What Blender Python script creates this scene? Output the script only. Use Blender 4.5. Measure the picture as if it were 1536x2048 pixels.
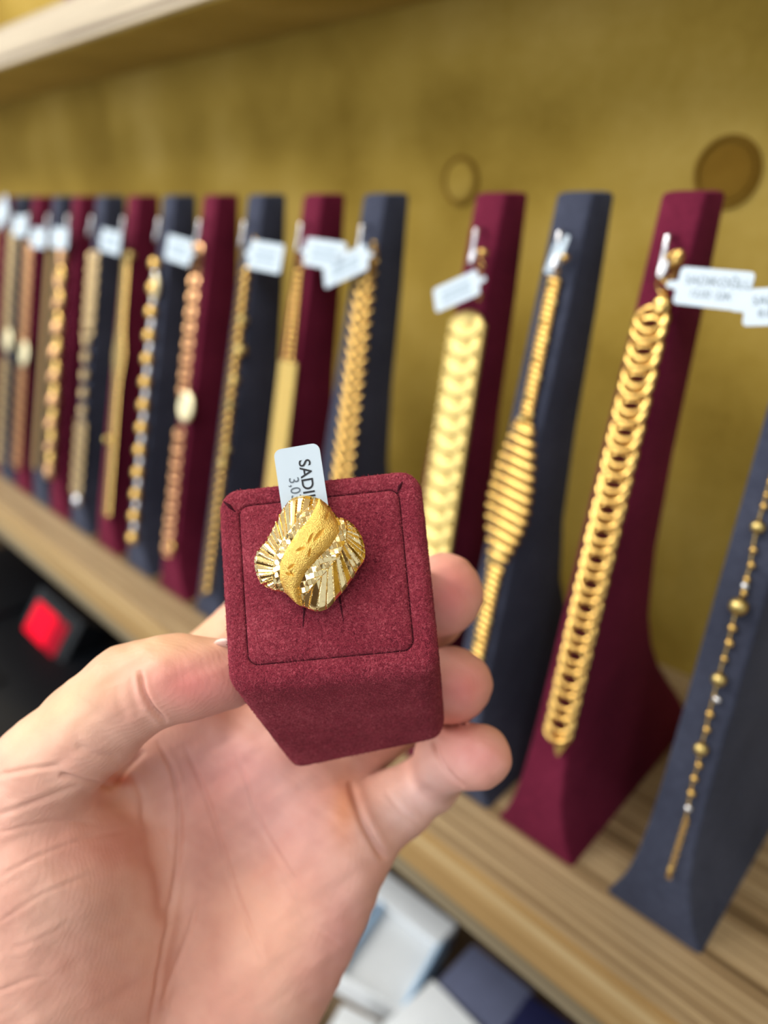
import bpy, bmesh, math, random
import numpy as np
from mathutils import Vector, Matrix

random.seed(7)
rng = np.random.default_rng(7)
for o in list(bpy.data.objects):
    bpy.data.objects.remove(o)
SC = bpy.context.scene
COL = SC.collection

# ------------------------------------------------------------------ camera
# camera frame: x right, y up, z forward.  World: X along the shelf, Y into the wall, Z up.
FPX, CX, CY = 1538.0, 768.0, 1024.0
EYE = 1.48
H_SHELF = 0.28          # shelf top lies this far below the eye


def ray(px, py):
    v = np.array([px - CX, -(py - CY), FPX])
    return v / np.linalg.norm(v)


_X = -ray(-800, 400)
_ef = np.array([0, 0, 1.0]) - _X * _X[2]
_ef /= np.linalg.norm(_ef)
_eu = np.cross(_ef, _X)
if _eu[1] < 0:
    _eu = -_eu
_t = math.radians(32)
_Y = math.cos(_t) * _ef + math.sin(_t) * _eu
_Z = -math.sin(_t) * _ef + math.cos(_t) * _eu
R = np.stack([_X, _Y, _Z])
ORG = np.array([0, 0, EYE])

cam_d = bpy.data.cameras.new('camera')
cam = bpy.data.objects.new('camera', cam_d)
COL.objects.link(cam)
m = np.eye(4)
m[:3, 0] = R @ [1, 0, 0]
m[:3, 1] = R @ [0, 1, 0]
m[:3, 2] = R @ [0, 0, -1]
m[:3, 3] = ORG
cam.matrix_world = Matrix(m.tolist())
cam_d.sensor_fit = 'VERTICAL'
cam_d.sensor_height = 36.0
cam_d.sensor_width = 27.0
cam_d.lens = 36.0 * FPX / 2048.0
cam_d.clip_start = 0.01
cam_d.clip_end = 50
cam_d.dof.use_dof = True
cam_d.dof.focus_distance = 0.158
cam_d.dof.aperture_fstop = 7.4
SC.camera = cam

SC.view_settings.view_transform = 'Standard'
SC.view_settings.look = 'None'
SC.view_settings.gamma = 1
SC.view_settings.exposure = 0.0
SC.view_settings.use_curve_mapping = False
if hasattr(SC, 'cycles'):
    SC.cycles.max_bounces = 5
    SC.cycles.diffuse_bounces = 2
    SC.cycles.glossy_bounces = 3
    SC.cycles.transmission_bounces = 2

world = bpy.data.worlds.new('world')
SC.world = world
world.use_nodes = True
world.node_tree.nodes['Background'].inputs[0].default_value = (0.86, 0.93, 1.0, 1)
world.node_tree.nodes['Background'].inputs[1].default_value = 0.80


def area(name, loc, target, sx, sy, power, color):
    d = bpy.data.lights.new(name, 'AREA')
    d.shape = 'RECTANGLE'
    d.size, d.size_y = sx, sy
    d.energy = power
    d.color = color
    o = bpy.data.objects.new(name, d)
    COL.objects.link(o)
    o.location = loc
    o.rotation_euler = (Vector(target) - Vector(loc)).to_track_quat('-Z', 'Y').to_euler()
    return o


area('added_front_light', (-1.0, -2.7, 1.75), (-0.2, 0.2, 1.4), 2.4, 1.7, 58, (0.96, 0.98, 1.0))  # added front light with no window behind it, brightens hand and wall
area('ceiling_lamp', (-0.9, -0.75, 2.65), (-0.25, 0.2, 1.35), 1.0, 0.5, 24, (1.0, 0.97, 0.93))
area('ceiling_lamp', (0.7, -0.9, 2.65), (0.0, 0.2, 1.35), 0.7, 0.5, 10, (0.95, 0.98, 1.0))
area('ceiling_lamp', (-2.2, -0.5, 2.65), (-0.7, 0.3, 1.35), 0.8, 0.5, 14, (1.0, 0.97, 0.93))

for lx, ly, pw in ((-1.5, -0.35, 6), (-0.85, -0.5, 6), (-0.2, -0.45, 6), (0.45, -0.3, 5)):  # small unseen point lights, added for crisp highlights on the gold
    d_ = bpy.data.lights.new('added_glint_light', 'POINT')
    d_.energy = pw
    d_.shadow_soft_size = 0.03
    d_.color = (1.0, 0.96, 0.9)
    o_ = bpy.data.objects.new('added_glint_light', d_)
    COL.objects.link(o_)
    o_.location = (lx, ly, 2.45)


def to_world(c):
    c = np.asarray(c, float)
    return c @ R.T + ORG


def wp(px, py, depth):
    """world point seen at pixel px,py at camera depth"""
    return to_world(np.array([(px - CX) / FPX * depth, -(py - CY) / FPX * depth, depth]))


# ------------------------------------------------------------------ materials
MATS = {}


def nodes_of(name):
    mt = bpy.data.materials.new(name)
    mt.use_nodes = True
    nt = mt.node_tree
    b = nt.nodes['Principled BSDF']
    return mt, nt, b


def rgb(r, g, b):
    f = lambda c: ((c / 255 + 0.055) / 1.055) ** 2.4 if c / 255 > 0.04045 else c / 255 / 12.92
    return (f(r), f(g), f(b), 1)


def lk(nt, a, b):
    nt.links.new(a, b)


def texco(nt, scale=(1, 1, 1), kind='Object'):
    tc = nt.nodes.new('ShaderNodeTexCoord')
    mp = nt.nodes.new('ShaderNodeMapping')
    mp.inputs['Scale'].default_value = scale
    lk(nt, tc.outputs[kind], mp.inputs[0])
    return mp.outputs[0]


def noise(nt, co, scale, detail=4, rough=0.55, dist=0.0):
    n = nt.nodes.new('ShaderNodeTexNoise')
    n.inputs['Scale'].default_value = scale
    n.inputs['Detail'].default_value = detail
    n.inputs['Roughness'].default_value = rough
    n.inputs['Distortion'].default_value = dist
    lk(nt, co, n.inputs['Vector'])
    return n.outputs['Fac']


def ramp(nt, fac, stops):
    r = nt.nodes.new('ShaderNodeValToRGB')
    e = r.color_ramp.elements
    while len(e) < len(stops):
        e.new(0.5)
    for el, (p, c) in zip(e, stops):
        el.position = p
        el.color = c
    lk(nt, fac, r.inputs[0])
    return r.outputs[0]


def bump(nt, b, h, strength, dist):
    bn = nt.nodes.new('ShaderNodeBump')
    bn.inputs['Strength'].default_value = strength
    bn.inputs['Distance'].default_value = dist
    lk(nt, h, bn.inputs['Height'])
    lk(nt, bn.outputs[0], b.inputs['Normal'])
    return bn


def suede(name, c1, c2, c3, fine=900, sheen=0.5, sheen_tint=None, bstr=0.5, bdist=0.0006, mid=0.5):
    mt, nt, b = nodes_of(name)
    co = texco(nt)
    n1 = noise(nt, co, fine, 3, 0.65, 1.2 if bstr else 0.0)
    n2 = noise(nt, co, fine * 0.06, 3, 0.5)
    mx = nt.nodes.new('ShaderNodeMix')
    mx.data_type = 'FLOAT'
    mx.inputs[0].default_value = mid
    lk(nt, n1, mx.inputs[2])
    lk(nt, n2, mx.inputs[3])
    col = ramp(nt, mx.outputs[0], [(0.33, c1), (0.5, c2), (0.66, c3)])
    lk(nt, col, b.inputs['Base Color'])
    b.inputs['Roughness'].default_value = 0.92
    b.inputs['Specular IOR Level'].default_value = 0.15
    b.inputs['Sheen Weight'].default_value = sheen
    b.inputs['Sheen Roughness'].default_value = 0.45
    b.inputs['Sheen Tint'].default_value = sheen_tint or c3
    if bstr:
        bump(nt, b, n1, bstr, bdist)
    MATS[name] = mt
    return mt


suede('box_suede', rgb(84, 18, 34), rgb(132, 42, 58), rgb(186, 88, 100), 1700, 0.3, rgb(225, 120, 130), 0.9, 0.0008, 0.28)
suede('box_nap', rgb(112, 30, 46), rgb(146, 50, 66), rgb(184, 84, 98), 2400, 0.2, rgb(225, 120, 130), 0.0, 0.0001, 0.2)
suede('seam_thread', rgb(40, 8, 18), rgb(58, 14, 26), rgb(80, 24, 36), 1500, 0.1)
suede('burgundy_suede', rgb(74, 13, 35), rgb(92, 21, 45), rgb(108, 31, 56), 350, 0.25, rgb(170, 70, 100), 0.0, 0.0005, 0.6)
suede('slate_suede', rgb(44, 47, 61), rgb(55, 59, 75), rgb(68, 72, 89), 350, 0.25, rgb(130, 140, 165), 0.0, 0.0005, 0.6)
suede('gold_velvet', rgb(128, 104, 36), rgb(153, 128, 54), rgb(169, 144, 72), 160, 0.45, rgb(190, 160, 80), 0.0, 0.001, 0.8)
suede('gold_velvet_recess_shade', rgb(98, 72, 16), rgb(116, 86, 24), rgb(130, 100, 34), 160, 0.3, rgb(170, 140, 60), 0.0, 0.001, 0.8)  # darker velvet: the shade of a recess put into the colour


def metal(name, c, rough, bs=0.0, bscale=900, coarse=None):
    mt, nt, b = nodes_of(name)
    b.inputs['Metallic'].default_value = 1.0
    b.inputs['Roughness'].default_value = rough
    co = texco(nt)
    n = noise(nt, co, bscale, 3, 0.6)
    k = [tuple(min(1, v * s) for v in c[:3]) + (1,) for s in (0.88, 1.0, 1.06)]
    lk(nt, ramp(nt, n, [(0.35, k[0]), (0.5, k[1]), (0.65, k[2])]), b.inputs['Base Color'])
    if bs:
        bump(nt, b, n, bs, 0.0004)
    MATS[name] = mt
    return mt


metal('gold', (0.74, 0.49, 0.155, 1), 0.22)
metal('gold_pale', (0.62, 0.48, 0.18, 1), 0.34)
metal('gold_matte', (0.66, 0.52, 0.20, 1), 0.5)
metal('gold_bright', (0.98, 0.88, 0.58, 1), 0.5)
metal('gold_rose', (0.72, 0.42, 0.21, 1), 0.28)
metal('gold_dull', (0.62, 0.47, 0.25, 1), 0.35)
metal('gold_polished', (1.0, 0.76, 0.38, 1), 0.10)
metal('gold_sand', (0.98, 0.66, 0.18, 1), 0.33, 1.0, 3600)
metal('silver', (0.80, 0.82, 0.86, 1), 0.22)
metal('steel', (0.62, 0.63, 0.67, 1), 0.3)


def wood(name, cols, yscale=55.0):
    mt, nt, b = nodes_of(name)
    co = texco(nt, (0.6, yscale, yscale))
    n = noise(nt, co, 1.0, 5, 0.62, 0.35)
    co2 = texco(nt, (3.0, yscale * 6, yscale * 6))
    n2 = noise(nt, co2, 1.0, 3, 0.6)
    mx = nt.nodes.new('ShaderNodeMix')
    mx.data_type = 'FLOAT'
    mx.inputs[0].default_value = 0.3
    lk(nt, n, mx.inputs[2])
    lk(nt, n2, mx.inputs[3])
    lk(nt, ramp(nt, mx.outputs[0], cols), b.inputs['Base Color'])
    b.inputs['Roughness'].default_value = 0.42
    MATS[name] = mt
    return mt


wood('zebra_wood', [(0.38, rgb(92, 72, 48)), (0.44, rgb(140, 116, 84)), (0.50, rgb(168, 146, 112)), (0.54, rgb(124, 100, 70)), (0.58, rgb(178, 156, 120)), (0.66, rgb(138, 112, 78))], 75)
wood('zebra_wood_edge', [(0.34, rgb(104, 78, 46)), (0.42, rgb(150, 118, 72)), (0.5, rgb(168, 136, 86)), (0.6, rgb(190, 166, 122)), (0.7, rgb(150, 116, 72))])
wood('zebra_wood_lip', [(0.34, rgb(78, 68, 50)), (0.45, rgb(122, 110, 86)), (0.55, rgb(150, 138, 112)), (0.66, rgb(104, 92, 70))], 90)
wood('pale_wood', [(0.33, rgb(78, 68, 60)), (0.42, rgb(120, 104, 84)), (0.46, rgb(186, 170, 144)), (0.55, rgb(200, 186, 160)), (0.59, rgb(128, 112, 92)), (0.63, rgb(190, 172, 142))], 95)
wood('brown_wood', [(0.34, rgb(58, 44, 30)), (0.5, rgb(92, 74, 52)), (0.66, rgb(112, 92, 66))], 30)


def plain(name, c, rough=0.6, spec=0.4, vary=0.06, scale=60, emit=None, estr=0):
    mt, nt, b = nodes_of(name)
    co = texco(nt)
    n = noise(nt, co, scale, 3, 0.5)
    k0 = tuple(v * (1 - vary) for v in c[:3]) + (1,)
    k1 = tuple(min(1, v * (1 + vary)) for v in c[:3]) + (1,)
    lk(nt, ramp(nt, n, [(0.35, k0), (0.65, k1)]), b.inputs['Base Color'])
    b.inputs['Roughness'].default_value = rough
    b.inputs['Specular IOR Level'].default_value = spec
    if emit:
        b.inputs['Emission Color'].default_value = emit
        b.inputs['Emission Strength'].default_value = estr
    MATS[name] = mt
    return mt


plain('tag_paper', rgb(190, 205, 217), 0.45, 0.4, 0.02)
plain('ink', rgb(28, 30, 36), 0.6)
plain('ink_grey', rgb(92, 104, 116), 0.6)
plain('ink_faded', rgb(150, 168, 182), 0.6)
plain('white_card', rgb(226, 232, 236), 0.5, 0.3, 0.02)
plain('blue_card', rgb(176, 210, 240), 0.5, 0.3, 0.03)
plain('navy_card', rgb(24, 28, 66), 0.5)
plain('greyblue_card', rgb(92, 98, 124), 0.55)
plain('black_plastic', rgb(9, 12, 17), 0.35, 0.4)
plain('black_panel', rgb(5, 6, 8), 0.6, 0.3)
plain('red_display', rgb(50, 0, 4), 0.6, 0.1, 0.05, 60, (1.0, 0.0, 0.025, 1), 1.3)
plain('red_display_dim', rgb(50, 0, 4), 0.6, 0.1, 0.05, 60, (0.8, 0.0, 0.03, 1), 0.55)
plain('floor_tile', rgb(178, 172, 164), 0.3, 0.5, 0.1, 3)
plain('plaster', rgb(214, 208, 198), 0.8, 0.2, 0.03, 3)
plain('warm_panel', rgb(112, 92, 72), 0.6, 0.3, 0.1, 5)
plain('brown_panel', rgb(70, 52, 36), 0.5, 0.4, 0.1, 5)
plain('nail', rgb(240, 206, 194), 0.25, 0.5, 0.03, 300)
plain('paper_thread', rgb(226, 230, 232), 0.5)

# skin with a colour attribute
mt, nt, b = nodes_of('skin')
at = nt.nodes.new('ShaderNodeAttribute')
at.attribute_name = 'skin_colour'
co = texco(nt)
n1 = noise(nt, co, 260, 4, 0.6)
n2 = noise(nt, co, 70, 3, 0.5)
hs = nt.nodes.new('ShaderNodeMix')
hs.data_type = 'RGBA'
hs.blend_type = 'MULTIPLY'
hs.inputs[0].default_value = 1.0
lk(nt, at.outputs['Color'], hs.inputs[6])
lk(nt, ramp(nt, n2, [(0.36, (0.90, 0.82, 0.82, 1)), (0.64, (1.0, 1.0, 1.0, 1))]), hs.inputs[7])
lk(nt, hs.outputs[2], b.inputs['Base Color'])
b.inputs['Roughness'].default_value = 0.5
b.inputs['Specular IOR Level'].default_value = 0.35
b.inputs['Subsurface Weight'].default_value = 0.15
b.inputs['Subsurface Radius'].default_value = (1.0, 0.38, 0.22)
b.inputs['Subsurface Scale'].default_value = 0.0035
# fine skin grain running across the ball of the thumb
co3 = texco(nt, (1, 1, 1))
wv = nt.nodes.new('ShaderNodeTexWave')
wv.inputs['Scale'].default_value = 330
wv.inputs['Distortion'].default_value = 9
wv.inputs['Detail'].default_value = 3
wv.inputs['Detail Scale'].default_value = 0.6
mpw = nt.nodes.new('ShaderNodeMapping')
mpw.inputs['Rotation'].default_value = (0.3, 0.6, 0.9)
lk(nt, co3, mpw.inputs[0])
lk(nt, mpw.outputs[0], wv.inputs['Vector'])
ad = nt.nodes.new('ShaderNodeMath')
ad.operation = 'MULTIPLY_ADD'
lk(nt, wv.outputs['Fac'], ad.inputs[0])
ad.inputs[1].default_value = 0.35
n3 = noise(nt, co, 1400, 3, 0.6)
lk(nt, n3, ad.inputs[2])
bump(nt, b, ad.outputs[0], 0.22, 0.0003)
MATS['skin'] = mt


# ------------------------------------------------------------------ mesh helpers
def new_mesh(name, verts, faces, smooth=True, angle=None):
    me = bpy.data.meshes.new(name)
    me.from_pydata([tuple(v) for v in verts], [], [tuple(f) for f in faces])
    me.validate()
    me.update()
    if smooth:
        me.shade_smooth()
        if angle:
            me.set_sharp_from_angle(angle=math.radians(angle))
    return me


def link_obj(name, data, mat=None, parent=None, matrix=None):
    o = bpy.data.objects.new(name, data)
    COL.objects.link(o)
    if mat and data is not None:
        if len(data.materials) == 0:
            data.materials.append(MATS[mat])
    if parent is not None:
        o.parent = parent
    if matrix is not None:
        o.matrix_basis = matrix
    return o


def tag(o, label, cat=None, group=None, kind=None):
    if label:
        o['label'] = label
    if cat:
        o['category'] = cat
    if group:
        o['group'] = group
    if kind:
        o['kind'] = kind
    return o


def thing(name, label, cat, loc, group=None):
    o = bpy.data.objects.new(name, None)
    o.empty_display_size = 0.01
    COL.objects.link(o)
    o.location = loc
    tag(o, label, cat, group)
    return o


def with_mat(me, mat):
    if not me.materials:
        me.materials.append(MATS[mat])
    return me


def box_mesh(name, lo, hi, bevel=0.002, seg=2, angle=35):
    bm = bmesh.new()
    bmesh.ops.create_cube(bm, size=1)
    for v in bm.verts:
        v.co = Vector([lo[i] + (v.co[i] + 0.5) * (hi[i] - lo[i]) for i in range(3)])
    if bevel:
        bmesh.ops.bevel(bm, geom=bm.edges[:], offset=bevel, segments=seg, affect='EDGES', profile=0.7)
    me = bpy.data.meshes.new(name)
    bm.to_mesh(me)
    bm.free()
    me.shade_smooth()
    me.set_sharp_from_angle(angle=math.radians(angle))
    return me


def tube_data(pts, radii, n=10, closed=False):
    """sweep a circle along pts; returns verts, faces"""
    P = np.asarray(pts, float)
    m_ = len(P)
    if np.isscalar(radii):
        radii = [radii] * m_
    V, F = [], []
    if closed:
        T = np.roll(P, -1, 0) - np.roll(P, 1, 0)
    else:
        T = np.gradient(P, axis=0)
    T /= np.linalg.norm(T, axis=1)[:, None] + 1e-12
    up = np.array([0, 0, 1.0]) if abs(T[0][2]) < 0.9 else np.array([1.0, 0, 0])
    a = np.cross(T[0], up)
    a /= np.linalg.norm(a)
    for i in range(m_):
        a = a - T[i] * (a @ T[i])
        a /= np.linalg.norm(a) + 1e-12
        bb = np.cross(T[i], a)
        for j in range(n):
            t = 2 * math.pi * j / n
            V.append(P[i] + radii[i] * (math.cos(t) * a + math.sin(t) * bb))
    rings = m_ if closed else m_ - 1
    for i in range(rings):
        k = (i + 1) % m_
        for j in range(n):
            F.append((i * n + j, i * n + (j + 1) % n, k * n + (j + 1) % n, k * n + j))
    if not closed:
        F.append(tuple(range(n))[::-1])
        F.append(tuple(range((m_ - 1) * n, m_ * n)))
    return V, F


def tube_mesh(name, pts, radii, n=10, closed=False):
    V, F = tube_data(pts, radii, n, closed)
    return new_mesh(name, V, F, True, 50)


def join_data(parts):
    V, F = [], []
    for v, f in parts:
        k = len(V)
        V += list(v)
        F += [tuple(i + k for i in q) for q in f]
    return V, F


def oval_ring(name, a, b, r, n=28, nr=8, twist=0.0):
    """oval wire link in local xy, half sizes a (x) and b (y)"""
    pts = []
    for i in range(n):
        t = 2 * math.pi * i / n
        pts.append((a * math.cos(t), b * math.sin(t), twist * math.sin(2 * t)))
    return tube_mesh(name, pts, r, nr, True)


def lathe_data(prof, n=20, axis='z'):
    V, F = [], []
    for (r, z) in prof:
        for j in range(n):
            t = 2 * math.pi * j / n
            V.append((r * math.cos(t), r * math.sin(t), z))
    for i in range(len(prof) - 1):
        for j in range(n):
            F.append((i * n + j, i * n + (j + 1) % n, (i + 1) * n + (j + 1) % n, (i + 1) * n + j))
    F.append(tuple(range(n))[::-1])
    F.append(tuple(range((len(prof) - 1) * n, len(prof) * n)))
    return V, F


def bead_data(rx, ry, rz, n=14, mlev=8):
    prof = []
    for i in range(mlev + 1):
        t = -math.pi / 2 + math.pi * i / mlev
        prof.append((max(1e-6, math.cos(t)), math.sin(t)))
    V, F = lathe_data(prof, n)
    return [(x * rx, y * ry, z * rz) for x, y, z in V], F


def shift(d, off, scale=1.0, rotz=0.0):
    V, F = d
    c, s = math.cos(rotz), math.sin(rotz)
    return [((c * x - s * y) * scale + off[0], (s * x + c * y) * scale + off[1], z * scale + off[2]) for x, y, z in V], F


def rod_data(w, r, n=8):
    """rounded bar along x, total width w"""
    k = [(-w / 2, 0.3), (-w / 2 + r * 0.3, 0.75), (-w / 2 + r, 1), (0, 1.05), (w / 2 - r, 1), (w / 2 - r * 0.3, 0.75), (w / 2, 0.3)]
    return tube_data([(x, 0, 0) for x, _ in k], [r * q for _, q in k], n)


def rounded_rect(w, h, r, n=5):
    P = []
    for cx, cy, a0 in ((w / 2 - r, h / 2 - r, 0), (-w / 2 + r, h / 2 - r, 90), (-w / 2 + r, -h / 2 + r, 180), (w / 2 - r, -h / 2 + r, 270)):
        for i in range(n + 1):
            t = math.radians(a0 + 90 * i / n)
            P.append((cx + r * math.cos(t), cy + r * math.sin(t)))
    return P


def slab_data(P, z0, z1):
    n = len(P)
    V = [(x, y, z0) for x, y in P] + [(x, y, z1) for x, y in P]
    F = [tuple(range(n))[::-1], tuple(range(n, 2 * n))]
    F += [(i, (i + 1) % n, n + (i + 1) % n, n + i) for i in range(n)]
    return V, F


def text_mesh(name, body, size, mat, bold=0.0):
    cu = bpy.data.curves.new(name, 'FONT')
    cu.body = body
    cu.size = size
    cu.align_x = 'LEFT'
    cu.align_y = 'CENTER'
    cu.offset = bold
    cu.extrude = 0.00002
    o = bpy.data.objects.new(name, cu)
    COL.objects.link(o)
    dg = bpy.context.evaluated_depsgraph_get()
    me = bpy.data.meshes.new_from_object(o.evaluated_get(dg))
    bpy.data.objects.remove(o)
    me.name = name
    me.materials.clear()
    me.materials.append(MATS[mat])
    return me


# ------------------------------------------------------------------ the place
ZS = EYE - H_SHELF                  # shelf top height
WALL_Y = 0.402
XL, XR = -2.6, 1.4


def struct(name, lo, hi, mat, bevel=0.0):
    o = link_obj(name, None)
    c = [(lo[i] + hi[i]) / 2 for i in range(3)]
    me = box_mesh(name, [lo[i] - c[i] for i in range(3)], [hi[i] - c[i] for i in range(3)], bevel)
    bpy.data.objects.remove(o)
    o = link_obj(name, me, mat)
    o.location = c
    o['kind'] = 'structure'
    return o


struct('floor', (-3.2, -3.0, -0.1), (2.0, 0.6, 0.0), 'floor_tile')
struct('wall_back', (XL, WALL_Y, ZS - 0.03), (XR, WALL_Y + 0.05, 2.7), 'gold_velvet')
struct('wall_lower', (XL, WALL_Y + 0.012, 0.0), (XR, WALL_Y + 0.05, ZS - 0.03), 'brown_panel')
struct('wall_front', (-3.2, -3.1, 0.0), (2.0, -3.0, 2.75), 'warm_panel')
struct('ceiling', (-3.2, -3.0, 2.7), (2.0, 0.6, 2.8), 'plaster')


def shelf(name, label, y0, z_top, thick, mat, edge_mat, lip_mat, x0, x1, lip=0.015, lining=None):
    root = thing(name, label, 'shelf', ((x0 + x1) / 2, WALL_Y, z_top - thick))
    L = (x1 - x0) / 2
    dy = y0 - WALL_Y
    link_obj('board', box_mesh('board', (-L, dy + 0.002, 0), (L, 0, thick), 0.0006), mat, root)
    link_obj('front_edge', box_mesh('front_edge', (-L, dy, 0.0004), (L, dy + 0.0025, thick - 0.0006), 0.0008), edge_mat, root)
    if lining:
        link_obj('lining', box_mesh('lining', (-L, dy + 0.003, -0.0015), (L, 0, -0.0001), 0.0003), lining, root)
    if lip:
        link_obj('lip', box_mesh('lip', (-L, dy + 0.003, -lip), (L, dy + 0.02, 0), 0.001), lip_mat, root)
    return root


shelf('wall_shelf', 'striped brown wood shelf that carries the row of bracelet stands', 0.1976, ZS, 0.029,
      'zebra_wood', 'zebra_wood_edge', 'zebra_wood_lip', XL, XR)
UZ = EYE + 0.104
shelf('wall_shelf', 'pale wood shelf above the bracelets at the upper left corner', 0.297, UZ + 0.029, 0.029,
      'pale_wood', 'pale_wood', 'pale_wood', XL, XR, 0, 'gold_velvet')

# round plugs in the velvet wall
def on_wall(px, py, y):
    r = R @ ray(px, py)
    return r * (y / r[1]) + ORG


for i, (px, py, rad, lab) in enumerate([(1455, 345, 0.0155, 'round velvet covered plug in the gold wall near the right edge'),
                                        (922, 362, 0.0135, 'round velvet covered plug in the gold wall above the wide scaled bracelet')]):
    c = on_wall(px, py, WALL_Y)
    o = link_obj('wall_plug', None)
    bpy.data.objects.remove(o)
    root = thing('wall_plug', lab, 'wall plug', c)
    V, F = lathe_data([(rad * 0.2, 0.0), (rad * 0.8, 0.0004), (rad * 0.86, -0.0002), (rad * 0.9, -0.0015)], 40)
    rot = Matrix.Rotation(math.radians(90), 4, 'X')
    link_obj('disc', new_mesh('disc', [(x, -z * 0 - (z + 0.0018), y) for x, y, z in V], F, True, 40), 'gold_velvet_recess_shade' if i == 0 else 'gold_velvet', root)  # first disc takes the darker tone to look sunken and shaded
    V, F = tube_data([(rad * math.cos(t), -0.0008, rad * math.sin(t)) for t in np.linspace(0, 2 * math.pi, 48, endpoint=False)], 0.0013, 8, True)
    link_obj('rim', new_mesh('rim', V, F), 'gold_velvet_recess_shade', root)

# ------------------------------------------------------------------ bracelet stands
FACE_D = np.array([0, -0.2568, -0.9665])
FACE_N = np.array([0, -0.9665, 0.2568])
FACE_P = np.array([0, 0.296, -0.006])


def face_xs(px, py, lift=0.0):
    """pixel -> (X, s) on the plane of the stand faces"""
    r = R @ ray(px, py)
    k = (FACE_P @ FACE_N + lift) / (r @ FACE_N)
    p = r * k
    return p[0], (p - FACE_P - FACE_N * lift) @ FACE_D


def face_pt(x, s, lift=0.0):
    p = FACE_P + FACE_D * s + FACE_N * lift
    return np.array([x, p[1], p[2]]) + ORG


FACE_M = np.eye(4)
FACE_M[:3, 0] = [1, 0, 0]
FACE_M[:3, 1] = -FACE_D
FACE_M[:3, 2] = FACE_N

HW = 0.0088
LEV = [  # z, front, rear, front half width, rear half width
    (-0.0042, 0.3000, 0.3105, 0.0062, 0.0062),
    (-0.0048, 0.2972, 0.3130, 0.0082, 0.0082),
    (-0.0062, 0.2960, 0.3140, HW, HW),
    (-0.0523, 0.2838, 0.3085, HW, HW),
    (-0.1050, 0.2698, 0.3000, HW, HW),
    (-0.1500, 0.2578, 0.2955, HW, HW),
    (-0.1840, 0.2488, 0.2975, HW, HW),
    (-0.2040, 0.2436, 0.3050, 0.0089, HW),
    (-0.2200, 0.2393, 0.3150, 0.0091, HW),
    (-0.2370, 0.2350, 0.3290, 0.0098, 0.0090),
    (-0.2520, 0.2322, 0.3420, 0.0113, 0.0094),
    (-0.2640, 0.2308, 0.3510, 0.0140, 0.0098),
    (-0.2730, 0.2302, 0.3560, 0.0172, 0.0102),
    (-0.2800, 0.2300, 0.3600, 0.0208, 0.0106),
]


def stand_mesh():
    V, F = [], []
    NC = 4
    for (z, fy, ry, hf, hr) in LEV:
        rc = 0.0018
        # rounded trapezoid ring, counter-clockwise from front-left
        for (cx, cy, a0) in ((hf, fy, -90), (hr, ry, 0), (-hr, ry, 90), (-hf, fy, 180)):
            sx = 1 if cx > 0 else -1
            sy = -1 if cy == fy else 1
            ox, oy = cx - sx * rc, cy - sy * rc
            for i in range(NC + 1):
                t = math.radians(a0 + 90 * i / NC)
                V.append((ox + rc * math.cos(t), oy + rc * math.sin(t) - 0.29, z + H_SHELF))
    n = 4 * (NC + 1)
    for i in range(len(LEV) - 1):
        for j in range(n):
            F.append((i * n + j, (i + 1) * n + j, (i + 1) * n + (j + 1) % n, i * n + (j + 1) % n))
    F.append(tuple(range(n)))
    F.append(tuple(range((len(LEV) - 1) * n, len(LEV) * n))[::-1])
    return new_mesh('stand_body', V, F, True, 38)


BODY = {}
for k in ('burgundy_suede', 'slate_suede'):
    BODY[k] = with_mat(stand_mesh(), k)
# silver J hook, local face frame: x lateral, y up the face, z off the face
hk = [(-0.001, 0.004, -0.001), (-0.001, 0.0045, 0.003), (-0.0003, 0.003, 0.0062), (0.0002, -0.002, 0.0066), (0.0, -0.0085, 0.0062),
      (0.0006, -0.0112, 0.0072), (0.0022, -0.0118, 0.0082), (0.0033, -0.0100, 0.0088), (0.0036, -0.0062, 0.0090)]
HOOK = with_mat(tube_mesh('hook', hk, 0.0011, 8), 'silver')

STANDS = {}


def make_stand(key, x, colour, label, base_z=None):
    z0 = ZS if base_z is None else base_z
    root = thing('bracelet_stand', label, 'display stand', (x, 0.29, z0), 'bracelet stands on the shelf')
    link_obj('body', BODY[colour], None, root)
    M = FACE_M.copy()
    p = face_pt(0, 0.019, 0.0) - np.array([0, 0.29, ZS])
    M[:3, 3] = [0.0016, p[1], p[2]]
    link_obj('hook', HOOK, None, root, Matrix(M.tolist()))
    STANDS[key] = x
    return root


# left edge of every stand's top, in shelf coordinates
XS = [-0.100, -0.159, -0.207, -0.252, -0.330, -0.382, -0.439, -0.492, -0.547, -0.602, -0.658, -0.705, -0.748, -0.796, -0.842, -0.888, -0.934]
CAR = ['the thin beaded chain at the right edge', 'the thick curb chain', 'the ribbed bracelet that widens in the middle', 'the wide scaled gold band',
       'the spiky wheat bracelet', 'the mesh band with a double chain', 'the twisted rope bracelet', 'the rose gold chain with an oval plate',
       'the jointed ball and tube bracelet', 'the flat gold band with an oval bulge', 'the dull chain with five round discs', 'the wavy gold bracelet',
       'the smooth flat gold bar', 'the thin rose chain with an oval', 'the thin chain with a pale oval']
for i, x in enumerate(XS[:16]):
    burg = i % 2 == 1
    make_stand(i + 1, x + HW, 'burgundy_suede' if burg else 'slate_suede',
               'burgundy suede stand cut off by the left edge of the photo' if i == 15 else ('burgundy' if burg else 'slate grey') + ' suede stand holding ' + CAR[i])

# ------------------------------------------------------------------ bracelets
GRP = 'gold bracelets hanging on the stands'


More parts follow.
